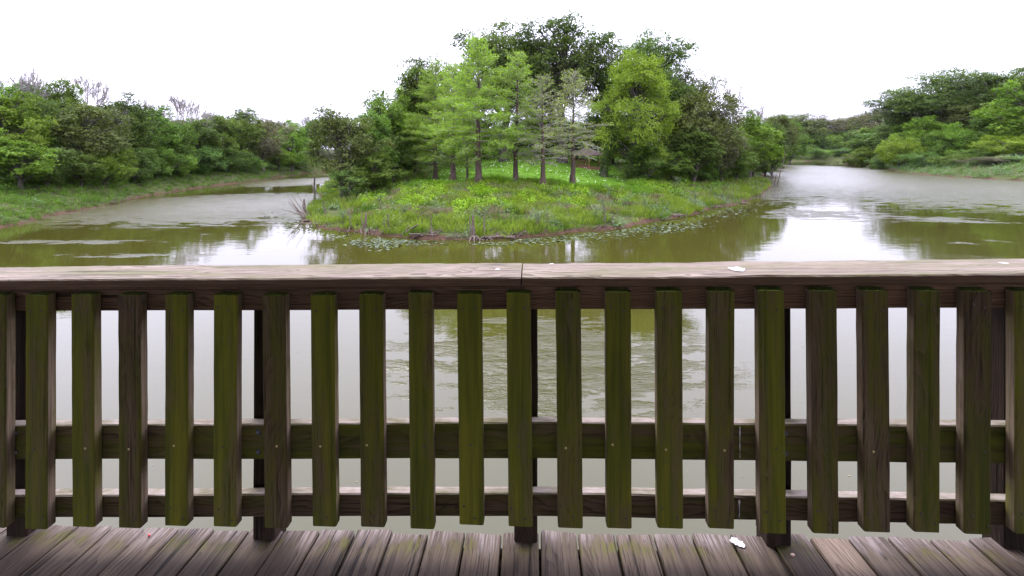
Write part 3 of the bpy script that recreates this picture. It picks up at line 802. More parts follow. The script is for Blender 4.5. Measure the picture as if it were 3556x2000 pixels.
stock('o2', 'leaf_olive', seed=9, cb=0.15, npuff=46, nspray=32, nleaf=11, leaf=.24, lobes=.34)
stock('k1', 'leaf_greybrown', seed=10, cb=0.17, npuff=44, nspray=32, nleaf=9, leaf=.21)
stock('l1', 'leaf_lime', seed=11, cb=.08, npuff=76, nspray=24, nleaf=20, leaf=.135, top=.58, fill=.6, lobes=.36, hollow=.45, prange=(.06, .115))
# live oaks with Spanish moss: high open crowns
oak = dict(npuff=64, nspray=32, nleaf=20, leaf=.15, flat=.7, hollow=.34, tr=.034, prange=(.07, .15))
stock('q1', 'leaf_oak', moss=170, seed=12, cb=.34, lobes=.34, **oak)
stock('q2', 'leaf_oak', moss=190, seed=13, cb=.30, lobes=.30, top=.9, **oak)
stock('q3', 'leaf_olive', moss=120, seed=14, cb=.42, lobes=.38, npuff=36, nspray=26, nleaf=20, leaf=.13, flat=.55, hollow=.6, tr=.034)
# vine hung tree
stock('v1', 'leaf_ivy', seed=15, cb=.03, npuff=40, nspray=28, nleaf=10, leaf=.26, droop=.7)
# broad low forms for shrubs and spreading trees
wide = dict(W=15.0, npuff=46, nspray=26, nleaf=12, leaf=.36, prange=(.05, .11), flat=.9, lobes=.42, tr=.02)
stock('gw', 'leaf_green', seed=31, cb=.03, **wide)
stock('bw', 'leaf_bright', seed=32, cb=.05, **wide)
stock('dw', 'leaf_dark', seed=33, cb=.03, **wide)
stock('vw', 'leaf_ivy', seed=34, cb=.02, droop=.6, **wide)
stock('kw', 'leaf_greybrown', seed=35, cb=.05, **wide)
stock('lw', 'leaf_lime', seed=36, cb=.05, **wide)
STOCK['n1'] = dict(W=8.0, trunk=bare(21).mesh('branches', 'twig_pale'), crown=None, moss=None)
STOCK['n2'] = dict(W=8.0, trunk=bare(22, depth=5).mesh('branches', 'twig_pale'), crown=None, moss=None)
STOCK['n3'] = dict(W=8.0, trunk=bare(23, depth=5).mesh('branches', 'twig_pale'), crown=None, moss=None)

def plant_tree(key, X, Y, H, W, label, group=None, name='broadleaf_tree', cat='tree', rz=None):
    z = hz(X, Y)
    if W > 1.3 * H and key[0] + 'w' in STOCK: key = key[0] + 'w'
    s = STOCK[key]
    e = empty(name, (X, Y, z - .05), random.Random(label).uniform(0, 6.28) if rz is None else rz)
    e.scale = (W / s['W'], W / s['W'], H / 10.0)
    tag(e, label, cat, group)
    for part, nm in (('trunk', 'trunk' if s['crown'] else 'branches'), ('crown', 'crown'), ('moss', 'spanish_moss')):
        if s[part]: link(nm, s[part], e)
    return e
F2 = FPX / K; H2 = HOR / K
def tree_px(key, x, ytop, w, D, label, group=None, name='broadleaf_tree', cat='tree', extra=0.0):
    """a tree whose top stands at (x, ytop) of the 2576 wide copy, w pixels broad, D metres off"""
    X = (x - 1288) / F2 * D
    ztop = CAM_Z - (ytop - H2) / F2 * D
    H = ztop - hz(X, D) + .05
    return plant_tree(key, X, D, max(H, .8) * (1.06 if key[0] == 'n' else 1.03 if key[0] == 'q' else 1.11), w / F2 * D * (1.32 if key[0] == 'q' else 1.12), label, group, name, cat)

ORD = ['first', 'second', 'third', 'fourth', 'fifth', 'sixth', 'seventh', 'eighth', 'ninth', 'tenth', 'eleventh', 'twelfth', 'thirteenth', 'fourteenth', 'fifteenth', 'sixteenth', 'seventeenth', 'eighteenth', 'nineteenth', 'twentieth',
       'twenty-first', 'twenty-second', 'twenty-third', 'twenty-fourth', 'twenty-fifth', 'twenty-sixth', 'twenty-seventh', 'twenty-eighth']
KIND = {'g': 'mid green', 'b': 'fresh bright green', 'd': 'dark green', 'o': 'olive green', 'k': 'grey brown', 'l': 'yellow green', 'q': 'dark mossy', 'v': 'vine hung', 'n': 'bare'}

# --- left bank, front row from the left edge to the bend
rowL = [('b1', -95, 205, 170, 37.0), ('b2', 12, 236, 150, 37.5), ('d1', 95, 262, 120, 41.0), ('g2', 155, 214, 110, 47.0), ('o1', 222, 258, 165, 44.0), ('d2', 312, 248, 120, 51.0),
        ('g3', 388, 282, 110, 56.0), ('g1', 440, 318, 90, 58.0), ('d1', 500, 312, 110, 65.0), ('g2', 560, 300, 90, 70.0), ('g3', 610, 288, 100, 76.0), ('k1', 662, 300, 100, 79.5), ('b1', 735, 316, 80, 90.0), ('d2', 782, 312, 70, 108.0)]
for q, a in enumerate(rowL):
    tree_px(*a, f'{KIND[a[0][0]]} tree, {ORD[q]} from the left in the left bank front row', 'front row of the left bank wood')
rowL2 = [('d1', -60, 215, 150, 46.0), ('g2', 60, 218, 140, 47.0), ('v1', 105, 222, 90, 50.0), ('d2', 200, 262, 150, 54.0), ('o2', 270, 270, 110, 59.0), ('g1', 345, 275, 130, 62.0), ('o1', 420, 300, 120, 67.0),
         ('d1', 470, 308, 120, 75.0), ('o2', 545, 296, 110, 83.0), ('d2', 600, 286, 90, 89.0), ('o1', 690, 303, 110, 97.0), ('g1', 745, 320, 90, 113.0), ('d1', 800, 306, 100, 117.0), ('o2', 850, 300, 100, 113.0)]
for q, a in enumerate(rowL2):
    tree_px(*a, f'{KIND[a[0][0]]} tree, {ORD[q]} from the left in the left bank back row', 'back row of the left bank wood')
rowL3 = [('d2', -20, 262, 170, 56.0), ('d1', 110, 268, 170, 59.0), ('d2', 235, 285, 160, 66.0), ('d1', 340, 300, 150, 74.0), ('d2', 440, 315, 150, 84.0), ('d1', 540, 318, 140, 96.0), ('d2', 650, 318, 150, 110.0), ('d1', 740, 325, 140, 128.0)]
for q, a in enumerate(rowL3):
    tree_px(*a, f'dark tree deep in the left bank wood, {ORD[q]} from the left', 'trees deep in the left bank wood')
shr = [('b2', 50, 352, 135, 35.2), ('b1', -20, 340, 110, 34.6), ('v1', 120, 372, 110, 37.6), ('g3', 205, 398, 90, 40.6), ('b1', 262, 372, 125, 44.1), ('v1', 338, 372, 95, 49.1), ('g1', 395, 380, 100, 53.6), ('b2', 445, 392, 80, 57.6), ('v1', 505, 372, 110, 63.1), ('d1', 570, 378, 100, 68.6), ('g2', 620, 392, 80, 74.6), ('b2', 700, 372, 70, 84.6), ('g1', 745, 392, 80, 96.6)]
for q, a in enumerate(shr):
    tree_px(*a, f'{KIND[a[0][0]]} shrub, {ORD[q]} from the left at the foot of the left bank wood', 'shrubs along the left bank', 'bank_shrub', 'shrub')
for q, a in enumerate([('n1', 45, 172, 120, 46), ('n2', 100, 185, 60, 48), ('n3', 232, 190, 120, 52), ('n2', 300, 250, 60, 58), ('n1', 372, 250, 90, 62), ('n3', 455, 242, 130, 66), ('n2', 510, 262, 80, 70), ('n1', 700, 300, 60, 104), ('n3', 770, 290, 50, 120)]):
    tree_px(*a, f'bare pale tree above the left bank wood, {ORD[q]} from the left', 'bare trees on the left skyline', 'bare_tree')

# --- trees on the wooded point
P_ = 'broadleaf_tree'
tree_px('o2', 862, 285, 165, 38.5, 'olive tree leaning over the water at the left tip of the point')
tree_px('g2', 935, 292, 120, 43, 'mid green tree right behind the olive tree at the left tip')
tree_px('v1', 880, 428, 90, 35.5, 'low grey green shrub at the left tip of the point', None, 'bank_shrub', 'shrub')
tree_px('g1', 945, 392, 110, 38.0, 'low green shrub under the olive tree at the left tip', None, 'bank_shrub', 'shrub')
tree_px('b1', 992, 246, 130, 50, 'fresh green tree at the left end of the cypress row')
tree_px('g2', 1046, 186, 140, 55, 'mid green tree rising left of the leftmost cypress')
tree_px('g2', 962, 258, 125, 47.5, 'mid green tree between the olive tree and the fresh green tree')
tree_px('d2', 990, 330, 120, 46, 'dark tree in the gap between olive tree and cypresses')
tree_px('q3', 1088, 142, 180, 58, 'olive oak rising behind the leftmost cypresses')
tree_px('d1', 1060, 200, 130, 56, 'dark tree behind the leftmost cypress')
tree_px('g3', 1175, 165, 110, 57, 'mid green tree behind the tallest cypress')
tree_px('q1', 1268, 58, 205, 62, 'tall dark oak hung with grey moss, left of the highest crown', None, 'live_oak')
tree_px('q2', 1415, 38, 215, 60, 'tallest oak with mossy limbs, highest crown of the point', None, 'live_oak')
tree_px('q3', 1528, 130, 160, 66, 'thin crowned mossy oak between the two tall right oaks', None, 'live_oak')
tree_px('q1', 1632, 84, 175, 60, 'tall mossy oak above the yellow green tree', None, 'live_oak')
tree_px('q3', 1722, 172, 155, 64, 'lower mossy oak on the right shoulder of the point', None, 'live_oak')
tree_px('o2', 1706, 196, 140, 62, 'olive tree between the tall right oak and the greyish olive tree')
tree_px('g3', 1345, 205, 120, 66, 'mid green tree filling the gap under the two tallest oaks')
tree_px('g2', 1540, 178, 110, 68, 'mid green tree under the thin crowned oak')
tree_px('l1', 1606, 134, 220, 47.5, 'bright yellow green tree right of the cypresses')
tree_px('o1', 1768, 228, 165, 51, 'greyish olive tree right of the yellow green tree')
tree_px('k1', 1815, 262, 120, 54, 'grey brown tree right of the greyish olive tree')
tree_px('d2', 1745, 330, 120, 48.5, 'dark tree low in the shade right of the yellow green tree')
tree_px('b2', 1885, 288, 135, 64, 'fresh green tree near the right end of the point')
tree_px('g2', 1850, 350, 95, 56, 'mid green low tree leaning to the water on the right shore')
tree_px('d1', 1942, 318, 70, 76, 'dark rounded tree at the right end of the point')
tree_px('v1', 1630, 362, 120, 46.5, 'dark leafy bush beneath the yellow green tree', None, 'bank_shrub', 'shrub')
tree_px('g1', 1700, 385, 90, 47, 'green bush on the shaded right bank of the point', None, 'bank_shrub', 'shrub')
tree_px('n2', 1842, 196, 90, 84, 'bare pale tree above the right shoulder of the point', None, 'bare_tree')
tree_px('n1', 1905, 262, 60, 95, 'small bare tree left of the right channel', None, 'bare_tree')
rowI = [('d1', 1035, 300, 150, 63), ('d2', 1130, 285, 150, 68), ('d1', 1215, 300, 150, 72), ('v1', 1290, 325, 150, 73), ('d2', 1375, 300, 150, 72), ('d1', 1450, 310, 150, 71), ('d2', 1530, 290, 150, 70), ('v1', 1610, 280, 150, 66), ('d1', 1700, 270, 150, 66), ('d2', 1790, 290, 140, 70), ('g1', 1860, 310, 130, 80), ('d1', 1920, 330, 110, 95)]
for q, a in enumerate(rowI):
    tree_px(*a, f'dark tree of the shaded back wood on the point, {ORD[q]} from the left', 'back wood on the point')
rowI2 = [('d2', 960, 330, 150, 84), ('d1', 1080, 320, 160, 90), ('d2', 1200, 330, 170, 95), ('d1', 1320, 335, 170, 96), ('d2', 1440, 330, 170, 95), ('d1', 1560, 325, 170, 92), ('d2', 1680, 320, 170, 90), ('d1', 1790, 320, 160, 98)]
for q, a in enumerate(rowI2):
    tree_px(*a, f'dim tree far inside the point wood, {ORD[q]} from the left', 'trees far inside the point wood')

# --- beyond the right channel
rowF = [('o1', 1958, 288, 90, 150), ('g1', 1985, 305, 80, 190), ('q3', 2005, 285, 80, 256), ('o2', 2030, 300, 80, 249), ('k1', 2068, 290, 95, 252), ('o1', 2110, 300, 90, 256), ('d1', 2045, 340, 90, 248), ('g2', 2090, 335, 80, 246), ('d2', 2135, 330, 80, 248), ('o2', 2150, 292, 80, 262), ('d1', 2000, 345, 80, 246), ('q1', 1975, 290, 80, 264), ('o1', 2180, 290, 90, 254)]
for q, a in enumerate(rowF):
    tree_px(*a, f'{KIND[a[0][0]]} tree at the far end of the right channel, {ORD[q]} in the far row', 'trees closing the right channel')
rowR = [('k1', 2215, 272, 120, 171), ('q3', 2270, 268, 110, 156), ('g1', 2185, 325, 90, 156), ('d1', 2245, 318, 110, 134), ('g2', 2290, 300, 110, 124), ('b1', 2330, 305, 110, 110), ('q1', 2362, 180, 210, 118), ('q2', 2300, 232, 130, 126), ('d1', 2440, 235, 130, 118), ('q2', 2545, 168, 170, 110), ('o1', 2450, 262, 120, 107), ('b2', 2420, 320, 105, 102), ('d2', 2480, 305, 120, 100), ('b1', 2566, 222, 150, 94), ('l1', 2530, 345, 120, 90), ('g1', 2370, 340, 100, 104), ('b1', 2650, 260, 150, 90), ('d1', 2720, 230, 190, 98), ('g2', 2800, 280, 200, 90), ('g3', 2462, 375, 90, 93)]
for q, a in enumerate(sorted(rowR, key=lambda a: a[1])):
    tree_px(*a, f'{KIND[a[0][0]]} tree on the right bank, {ORD[q]} from the left', 'trees on the right bank', 'live_oak' if a[0][0] == 'q' else 'broadleaf_tree')
rowRs = [('b2', 2170, 372, 70, 135), ('l1', 2262, 352, 100, 109), ('v1', 2215, 395, 60, 119), ('v1', 2320, 385, 90, 98), ('g1', 2400, 392, 80, 89), ('k1', 2480, 398, 90, 82), ('v1', 2550, 400, 80, 80), ('k1', 2140, 395, 50, 153)]
for q, a in enumerate(sorted(rowRs, key=lambda a: a[1])):
    tree_px(*a, f'{KIND[a[0][0]]} shrub on the right bank, {ORD[q]} from the left', 'shrubs along the right bank', 'bank_shrub', 'shrub')
tree_px('n2', 2285, 248, 60, 130, 'bare pale tree beside the big oak on the right bank', None, 'bare_tree')
for q, a in enumerate([('d1', 2260, 330, 190, 150), ('d2', 2400, 310, 200, 125), ('d1', 2540, 300, 210, 118), ('d2', 2690, 290, 230, 110)]):
    tree_px(*a, f'dark tree deep in the right bank wood, {ORD[q]} from the left', 'trees deep in the right bank wood')

for q, a in enumerate([('d1', 1925, 330, 70, 275), ('d2', 1975, 318, 70, 285), ('d1', 2020, 322, 70, 290), ('d2', 2065, 318, 75, 285), ('d1', 2110, 322, 75, 290), ('d2', 2155, 318, 75, 280), ('d1', 2200, 322, 75, 270), ('d2', 1890, 330, 80, 250)]):
    tree_px(*a, f'dark tree behind the far end of the right channel, {ORD[q]} of the hindmost row', 'hindmost row beyond the right channel')
for q, a in enumerate([('v1', 1985, 372, 60, 226), ('d1', 2020, 364, 48, 238), ('g1', 2052, 374, 60, 224), ('d2', 2086, 364, 48, 238), ('v1', 2120, 374, 60, 224), ('d1', 2150, 362, 50, 236), ('g2', 1950, 362, 60, 200)]):
    tree_px(*a, f'{KIND[a[0][0]]} shrub under the far trees of the right channel, {ORD[q]} of its row', 'shrubs closing the right channel', 'bank_shrub', 'shrub')
for q, a in enumerate([('v1', 1850, 392, 80, 60), ('d1', 1895, 388, 70, 70), ('g1', 1925, 385, 70, 84), ('v1', 1800, 395, 80, 55), ('d2', 1945, 378, 60, 110), ('g2', 1760, 398, 80, 51)]):
    tree_px(*a, f'{KIND[a[0][0]]} shrub in the shade of the right shore trees, {ORD[q]} of that thicket', 'thicket on the right shore of the point', 'bank_shrub', 'shrub')
for q, a in enumerate([('v1', 2290, 385, 120, 116), ('d1', 2390, 380, 130, 108), ('v1', 2490, 378, 130, 100), ('d2', 2590, 375, 130, 96)]):
    tree_px(*a, f'{KIND[a[0][0]]} shrub filling the foot of the right bank wood, {ORD[q]} of that row', 'shrubs at the foot of the right bank wood', 'bank_shrub', 'shrub')

# --- the bald cypresses in front of the lawn
def put_cypress(x, yb, ytop, w, tr, seed, label, sparse=0, nb=70, z0=.16, dens=1.0):
    X, D, z = ray2(x, yb)
    Ht = CAM_Z - (ytop - H2) / F2 * D - z; W = w / F2 * D
    a, b, c = cypress(seed, Ht, W, tr / F2 * D / 2, z0, nb, dens)
    e = empty('cypress_tree', (X, D, z - .05), random.Random(label).uniform(0, 6.28)); tag(e, label, 'tree', 'cypresses in front of the lawn')
    a.obj('trunk', 'bark_cypress', e, smooth=True); b.obj('branches', 'twig_pale', e)
    c.obj('crown', 'leaf_cypress_sparse' if sparse else 'leaf_cypress', e)
    return D
put_cypress(1205, 467, 104, 195, 14, 401, 'tallest pale green cypress with a broad flared trunk, left of the lawn', 0, 104, .20, .62)
put_cypress(1140, 460, 168, 160, 12, 402, 'pale green cypress second from the left with a flared trunk', 0, 80, .18, .62)
put_cypress(1095, 455, 160, 165, 9, 403, 'leftmost pale green feathery cypress', 0, 84, .10, .75)
put_cypress(1174, 465, 300, 80, 6, 404, 'slender short cypress between the two flared trunks', 0, 40, .30, .8)
put_cypress(1297, 463, 138, 165, 11, 405, 'pale green cypress standing alone before the middle of the lawn', 0, 80, .20, .5)
put_cypress(1366, 470, 196, 170, 11, 406, 'sparse greyish cypress with bare twigs, right of the lawn middle', 1, 80, .20, .16)
put_cypress(1440, 467, 184, 170, 11, 407, 'rightmost sparse cypress in front of the gazebo', 1, 80, .27, .18)
put_cypress(1045, 452, 300, 110, 7, 408, 'low feathery cypress left of the row', 0, 50, .06, .8)

# --- ivy clad leaning tree right of the lawn
X, D, z = ray2(1518, 445)
e = empty('ivy_tree', (X, D, z - .05)); tag(e, 'leaning dark tree wrapped in ivy at the right edge of the lawn', 'tree')
Ht = CAM_Z - (238 - H2) / F2 * D - z
m1 = MB(); r = np.random.default_rng(77)
tp = np.array([(0, 0, -.2), (.05, 0, .4), (.25, .1, 1.6), (.75, .1, 3.4), (1.2, 0, 5.5), (1.15, .1, 7.2), (1.0, .2, Ht * .9)])
tube(m1, tp, [.55, .38, .30, .27, .22, .16, .06], 9)
for q in range(12):
    i = r.integers(3, 7); o = tp[i]; dd = unit(np.array([r.normal(), r.normal(), r.uniform(.0, .6)])); tube(m1, bez(o, o + dd * .9, o + dd * r.uniform(1.2, 2.2) + np.array([0, 0, r.uniform(-.4, .4)]), 4), [.08, .05, .03, .012], 4, cap=False)
for q in range(5):
    a = r.uniform(0, 6.28); tube(m1, [(0.0, 0, .5), (.35 * math.cos(a), .35 * math.sin(a), .15), (.8 * math.cos(a), .8 * math.sin(a), -.15)], [.16, .12, .05], 5, cap=False)
m1.obj('trunk', 'bark_grey', e, smooth=True)
m2 = MB(); n = 9000; u = r.random(n) ** .8
i = u * (len(tp) - 1); C = np.stack([np.interp(i, np.arange(len(tp)), tp[:, a]) for a in range(3)], -1)
rr = np.interp(u, [0, .25, .5, .8, 1], [.35, .45, 1.0, 1.35, .7]) * np.abs(r.normal(0, .55, n) + .25)
aa = r.uniform(0, 6.28, n); lump = 1 + .5 * np.sin(3 * aa + 9 * u) * np.sin(21 * u)
P = C + np.stack([np.cos(aa) * rr * lump, np.sin(aa) * rr * lump, r.normal(0, .3, n)], -1)
P[:, 2] = np.maximum(P[:, 2], .1)
L = .20 * r.uniform(.6, 1.3, n)
leaves(m2, P, unit(np.stack([np.cos(aa), np.sin(aa), np.full(n, .7)], -1) + r.normal(0, .4, (n, 3))), unit(r.normal(0, .5, (n, 3)) - np.array([0, 0, .6])), L, L * .7, np.clip(.5 + .3 * np.sin(9 * u + aa) + r.normal(0, .15, n), 0, 1))
m2.obj('ivy', 'leaf_ivy', e)
# ---------------------------------------------------------------- gazebo on the lawn
D = 57.0; X = (1476 - 1288) / F2 * D; z = hz(X, D)
gz = empty('gazebo', (X, D, z)); tag(gz, 'small brown gazebo with lattice sides at the back of the lawn', 'gazebo')
gr_ = 40 / F2 * D; he = (402 - 368) / F2 * D; ha = (402 - 349) / F2 * D
hexa = [(math.cos(a), math.sin(a)) for a in np.radians(np.arange(6) * 60 + 30)]
def cyl6(mb, r0, r1, z0, z1):
    V = [(c * r0, s * r0, z0) for c, s in hexa] + [(c * r1, s * r1, z1) for c, s in hexa]
    mb.add(V, [[i, (i + 1) % 6, 6 + (i + 1) % 6, 6 + i] for i in range(6)])
mb = MB(); cyl6(mb, gr_ * 1.0, gr_ * 1.0, -.3, .22); mb.add([(c * gr_, s * gr_, .22) for c, s in hexa] + [(0, 0, .22)], [[i, (i + 1) % 6, 6] for i in range(6)]); mb.obj('floor', 'gazebo_wood', gz)
mb = MB(); cyl6(mb, gr_ * 1.22, gr_ * .10, he, ha * .98); cyl6(mb, gr_ * 1.22, gr_ * 1.22, he - .12, he); cyl6(mb, gr_ * .12, .02, ha * .98, ha + .25); cyl6(mb, gr_ * 1.2, .1, he - .1, ha - .2); mb.obj('roof', 'roof_shingle', gz)
for i in range(6):
    c, s = hexa[i]; c2, s2 = hexa[(i + 1) % 6]
    mb = MB(); tube(mb, [(c * gr_ * .93, s * gr_ * .93, .2), (c * gr_ * .93, s * gr_ * .93, he)], .08, 4); mb.obj('post', 'gazebo_wood', gz)
    if i == 4: continue
    mb = MB(); A_ = np.array([c, s, 0]) * gr_ * .93; B_ = np.array([c2, s2, 0]) * gr_ * .93
    for zz in (.35, 1.05): tube(mb, [A_ + (0, 0, zz), B_ + (0, 0, zz)], .045, 4)
    for k in range(-3, 9):
        for sg in (1, -1):
            f0, f1 = k / 8, (k + 3) / 8
            if sg < 0: f0, f1 = f1, f0
            p0 = A_ + (B_ - A_) * f0 + (0, 0, .38); p1 = A_ + (B_ - A_) * f1 + (0, 0, 1.02)
            if 0 <= min(f0, f1) and max(f0, f1) <= 1: tube(mb, [p0, p1], .018, 3, cap=False)
    mb.obj('lattice', 'gazebo_wood', gz)

# ---------------------------------------------------------------- ground cover
def blades(seed, n, hgt, spread, lean, w=.022, two=False):
    r = np.random.default_rng(seed)
    a = r.uniform(0, 6.28, n); b = np.stack([np.cos(a), np.sin(a), np.zeros(n)], -1) * (spread * np.sqrt(r.random(n)))[:, None]
    h = hgt * r.uniform(.5, 1.15, n); ln = lean * r.uniform(.2, 1.2, n)
    a2 = a + r.normal(0, .6, n)
    tip = b + np.stack([np.cos(a2) * ln * h, np.sin(a2) * ln * h, h * (1 - .25 * ln)], -1)
    sd = np.stack([-np.sin(a2), np.cos(a2), np.zeros(n)], -1) * w
    ph = r.uniform(0, 3.14, n); sd = sd * np.cos(ph)[:, None] + np.stack([np.cos(a2), np.sin(a2), np.zeros(n)], -1) * (w * np.sin(ph))[:, None]
    mid = b + (tip - b) * .5 + np.array([0, 0, .12]) * h[:, None]
    V = np.stack([b, mid + sd, tip, mid - sd], 1).reshape(-1, 3)
    k = np.arange(n)[:, None] * 4
    F = np.concatenate([k + np.array([[0, 1, 3]]), k + np.array([[3, 1, 2]])])
    rn = np.tile(r.random(n), 2)
    return V, F, rn
def mound(seed, n, R, hgt, leaf, lw=.55, up=.5):
    r = np.random.default_rng(seed); d = unit(r.normal(0, 1, (n, 3)) * np.array([1, 1, .8])); d[:, 2] = np.abs(d[:, 2])
    P = d * np.array([R, R, hgt]) * (.45 + .6 * r.random(n) ** .6)[:, None] + np.array([0, 0, .04])
    N = unit(d * .5 + np.array([0, 0, up]) + r.normal(0, .4, (n, 3))); T = unit(r.normal(0, 1, (n, 3)) + d * .5)
    m = MB(); L = leaf * r.uniform(.6, 1.3, n); leaves(m, P, N, T, L, L * lw, r.random(n))
    F4 = m.f4[0]; F = np.concatenate([F4[:, [0, 1, 2]], F4[:, [0, 2, 3]]]); rn = np.tile(m.r4[0], 2)
    return m.v[0], F, rn
PROT = {'feather': [blades(s, 26, .50, .20, .75, .016) for s in (1, 2, 3)], 'dry': [blades(s, 24, .52, .16, .6, .014) for s in (4, 5)],
        'green': [blades(s, 22, .42, .18, .6, .018) for s in (6, 7)], 'lime': [mound(s, 46, .30, .42, .11) for s in (8, 9, 10)],
        'blue': [mound(s, 44, .30, .50, .13, .4) for s in (11, 12)], 'leafy': [mound(s, 60, .45, .60, .16) for s in (13, 14)],
        'short': [blades(s, 7, .13, .16, .8, .016) for s in (15, 16)]}
def scatter(name, kind, mat, X, Y, S, label, seed):
    r = np.random.default_rng(seed); mb = MB(); Z = height(X, Y)
    pr = PROT[kind]; which = r.integers(0, len(pr), len(X))
    for q, (V, F, rn) in enumerate(pr):
        m = which == q; n = m.sum()
        if not n: continue
        a = r.uniform(0, 6.28, n); c, s = np.cos(a), np.sin(a); sc = S[m]; sz = sc * r.uniform(.8, 1.2, n)
        W_ = np.empty((n, len(V), 3))
        W_[..., 0] = (c[:, None] * V[:, 0] - s[:, None] * V[:, 1]) * sc[:, None] + X[m][:, None]
        W_[..., 1] = (s[:, None] * V[:, 0] + c[:, None] * V[:, 1]) * sc[:, None] + Y[m][:, None]
        W_[..., 2] = V[:, 2] * sz[:, None] + Z[m][:, None] - .02
        FF = (np.arange(n)[:, None, None] * len(V) + F[None]).reshape(-1, 3)
        rr = np.clip(rn[None] * .5 + .22 + r.normal(0, .2, n)[:, None] + .16 * snoise(X[m], Y[m], .35, 80)[:, None], 0, 1).ravel()
        mb.add(W_.reshape(-1, 3), FF, rr)
    return tag(mb.obj(name, mat), label, kind='stuff')
R4 = np.random.default_rng(44)
def pts(n, x0, x1, y0, y1, smin, smax, cond=None):
    x = R4.uniform(x0, x1, n); y = R4.uniform(y0, y1, n); s, _, _ = shore(x, y)
    k = (s > smin) & (s < smax) & (np.abs(x) < y * 1.22 + 2)
    if cond is not None: k &= cond(x, y, s)
    return x[k], y[k]
notlawn = lambda x, y, s: (lawn_mask(x, y) < .35)
def meadow(n, thr, f, sd, extra=None):
    def c(x, y, s):
        k = (lawn_mask(x, y) < .3) & (snoise(x, y, f, sd) > thr) & (s < 26) & (R4.random(len(x)) < np.clip(34 / y, .25, 1) ** 1.5)
        if extra is not None: k &= extra(x, y, s)
        return k
    return pts(n, -26, 42, 22, 70, .05, 26, c)
def sc_(n, a, b): return R4.uniform(a, b, n)
x, y = meadow(26000, -.25, .16, 61); scatter('meadow_grass', 'feather', 'weed_feather', x, y, sc_(len(x), .6, 1.35), 'feathery pale green weeds covering the point meadow', 1)
x, y = meadow(30000, .22, .26, 62, lambda x, y, s: s > 2.2); scatter('dry_grass', 'dry', 'weed_dry', x, y, sc_(len(x), .6, 1.1), 'tan dry grass tussocks among the meadow weeds', 2)
x, y = meadow(26000, .05, .24, 63, lambda x, y, s: (s > 4.0) & (s < 14.5)); scatter('lime_weeds', 'lime', 'weed_lime', x, y, sc_(len(x), .6, 1.7), 'bright lime green leafy weeds in the meadow', 3)
x, y = meadow(12000, .2, .22, 64); scatter('leafy_weeds', 'blue', 'weed_blue', x, y, sc_(len(x), .6, 1.5), 'blue green leafy weeds in the meadow', 4)
x, y = meadow(13000, .15, .2, 65); scatter('green_grass', 'green', 'weed_green', x, y, sc_(len(x), .6, 1.4), 'deep green grass among the meadow weeds', 5)
x, y = pts(2700, -30, 60, 34, 90, 3, 60, lambda x, y, s: (lawn_mask(x, y) < .25) & ((x < -5) | (x > 7) | (y > 64)) & (y > 36)); scatter('undergrowth', 'leafy', 'weed_green', x, y, sc_(len(x), .7, 1.6), 'dark leafy undergrowth under the trees of the point', 6)
x, y = pts(7000, -10, 14, 36, 68, 3, 60, lambda x, y, s: lawn_mask(x, y) > .4); scatter('lawn_grass', 'short', 'lawn_blade', x, y, sc_(len(x), .7, 1.3), 'short mown grass of the lawn', 7)
# fringe at the lawn edge
x, y = pts(5200, -12, 16, 34, 44, 3, 60, lambda x, y, s: (lawn_mask(x, y) > .02) & (lawn_mask(x, y) < .5)); scatter('tall_grass', 'green', 'lawn_blade', x, y, sc_(len(x), 1.0, 1.7), 'taller fresh grass fringing the lawn', 8)
# banks
lb = lambda x, y, s: x < -20
x, y = pts(28000, -62, -26, 16, 100, .05, 7, lb); k = R4.random(len(x)) < np.clip(30 / y, .2, 1); x, y = x[k], y[k]
h_ = len(x) // 2
scatter('bank_grass', 'green', 'weed_green', x[:h_], y[:h_], sc_(h_, .5, 1.1), 'green grass on the left bank slope', 9)
scatter('bank_weeds', 'lime', 'weed_green', x[h_:], y[h_:], sc_(len(x) - h_, .45, .95), 'leafy weeds on the left bank slope', 10)
x, y = pts(6000, -62, -26, 16, 100, .3, 6, lambda x, y, s: (x < -20) & (snoise(x, y, .12, 71) > .3)); scatter('bank_herbs', 'blue', 'weed_blue', x, y, sc_(len(x), .5, 1.0), 'grey green herbs on the left bank slope', 11)
x, y = pts(2500, -70, -26, 18, 110, 4, 14, lb); scatter('wood_floor_plants', 'leafy', 'weed_green', x, y, sc_(len(x), .8, 1.8), 'leafy plants under the left bank trees', 12)
rb = lambda x, y, s: (x > 70) & (x > y * .62)
x, y = pts(18000, 70, 150, 60, 200, .3, 15, rb); k = R4.random(len(x)) < np.clip(80 / y, .2, 1); x, y = x[k], y[k]
h_ = len(x) // 2
scatter('bank_scrub', 'blue', 'weed_blue', x[:h_], y[:h_], sc_(h_, 1.0, 2.1), 'grey green scrub on the right bank', 13)
scatter('bank_turf', 'lime', 'weed_green', x[h_:], y[h_:], sc_(len(x) - h_, .8, 1.7), 'green weeds on the right bank', 14)
x, y = pts(3000, 70, 140, 60, 160, 6, 13, lambda x, y, s: (x > 70) & (snoise(x, y, .06, 72) > .35)); scatter('bank_reeds', 'dry', 'weed_dry', x, y, sc_(len(x), 1.0, 1.8), 'tan dry weeds on the right bank', 15)
x, y = pts(7000, 40, 190, 80, 250, .5, 18, lambda x, y, s: (x > y * .45) & ((y > 190) | (x < y * .6))); scatter('far_bank_grass', 'lime', 'weed_green', x, y, sc_(len(x), 1.0, 2.0), 'green cover on the far bank of the right channel', 16)
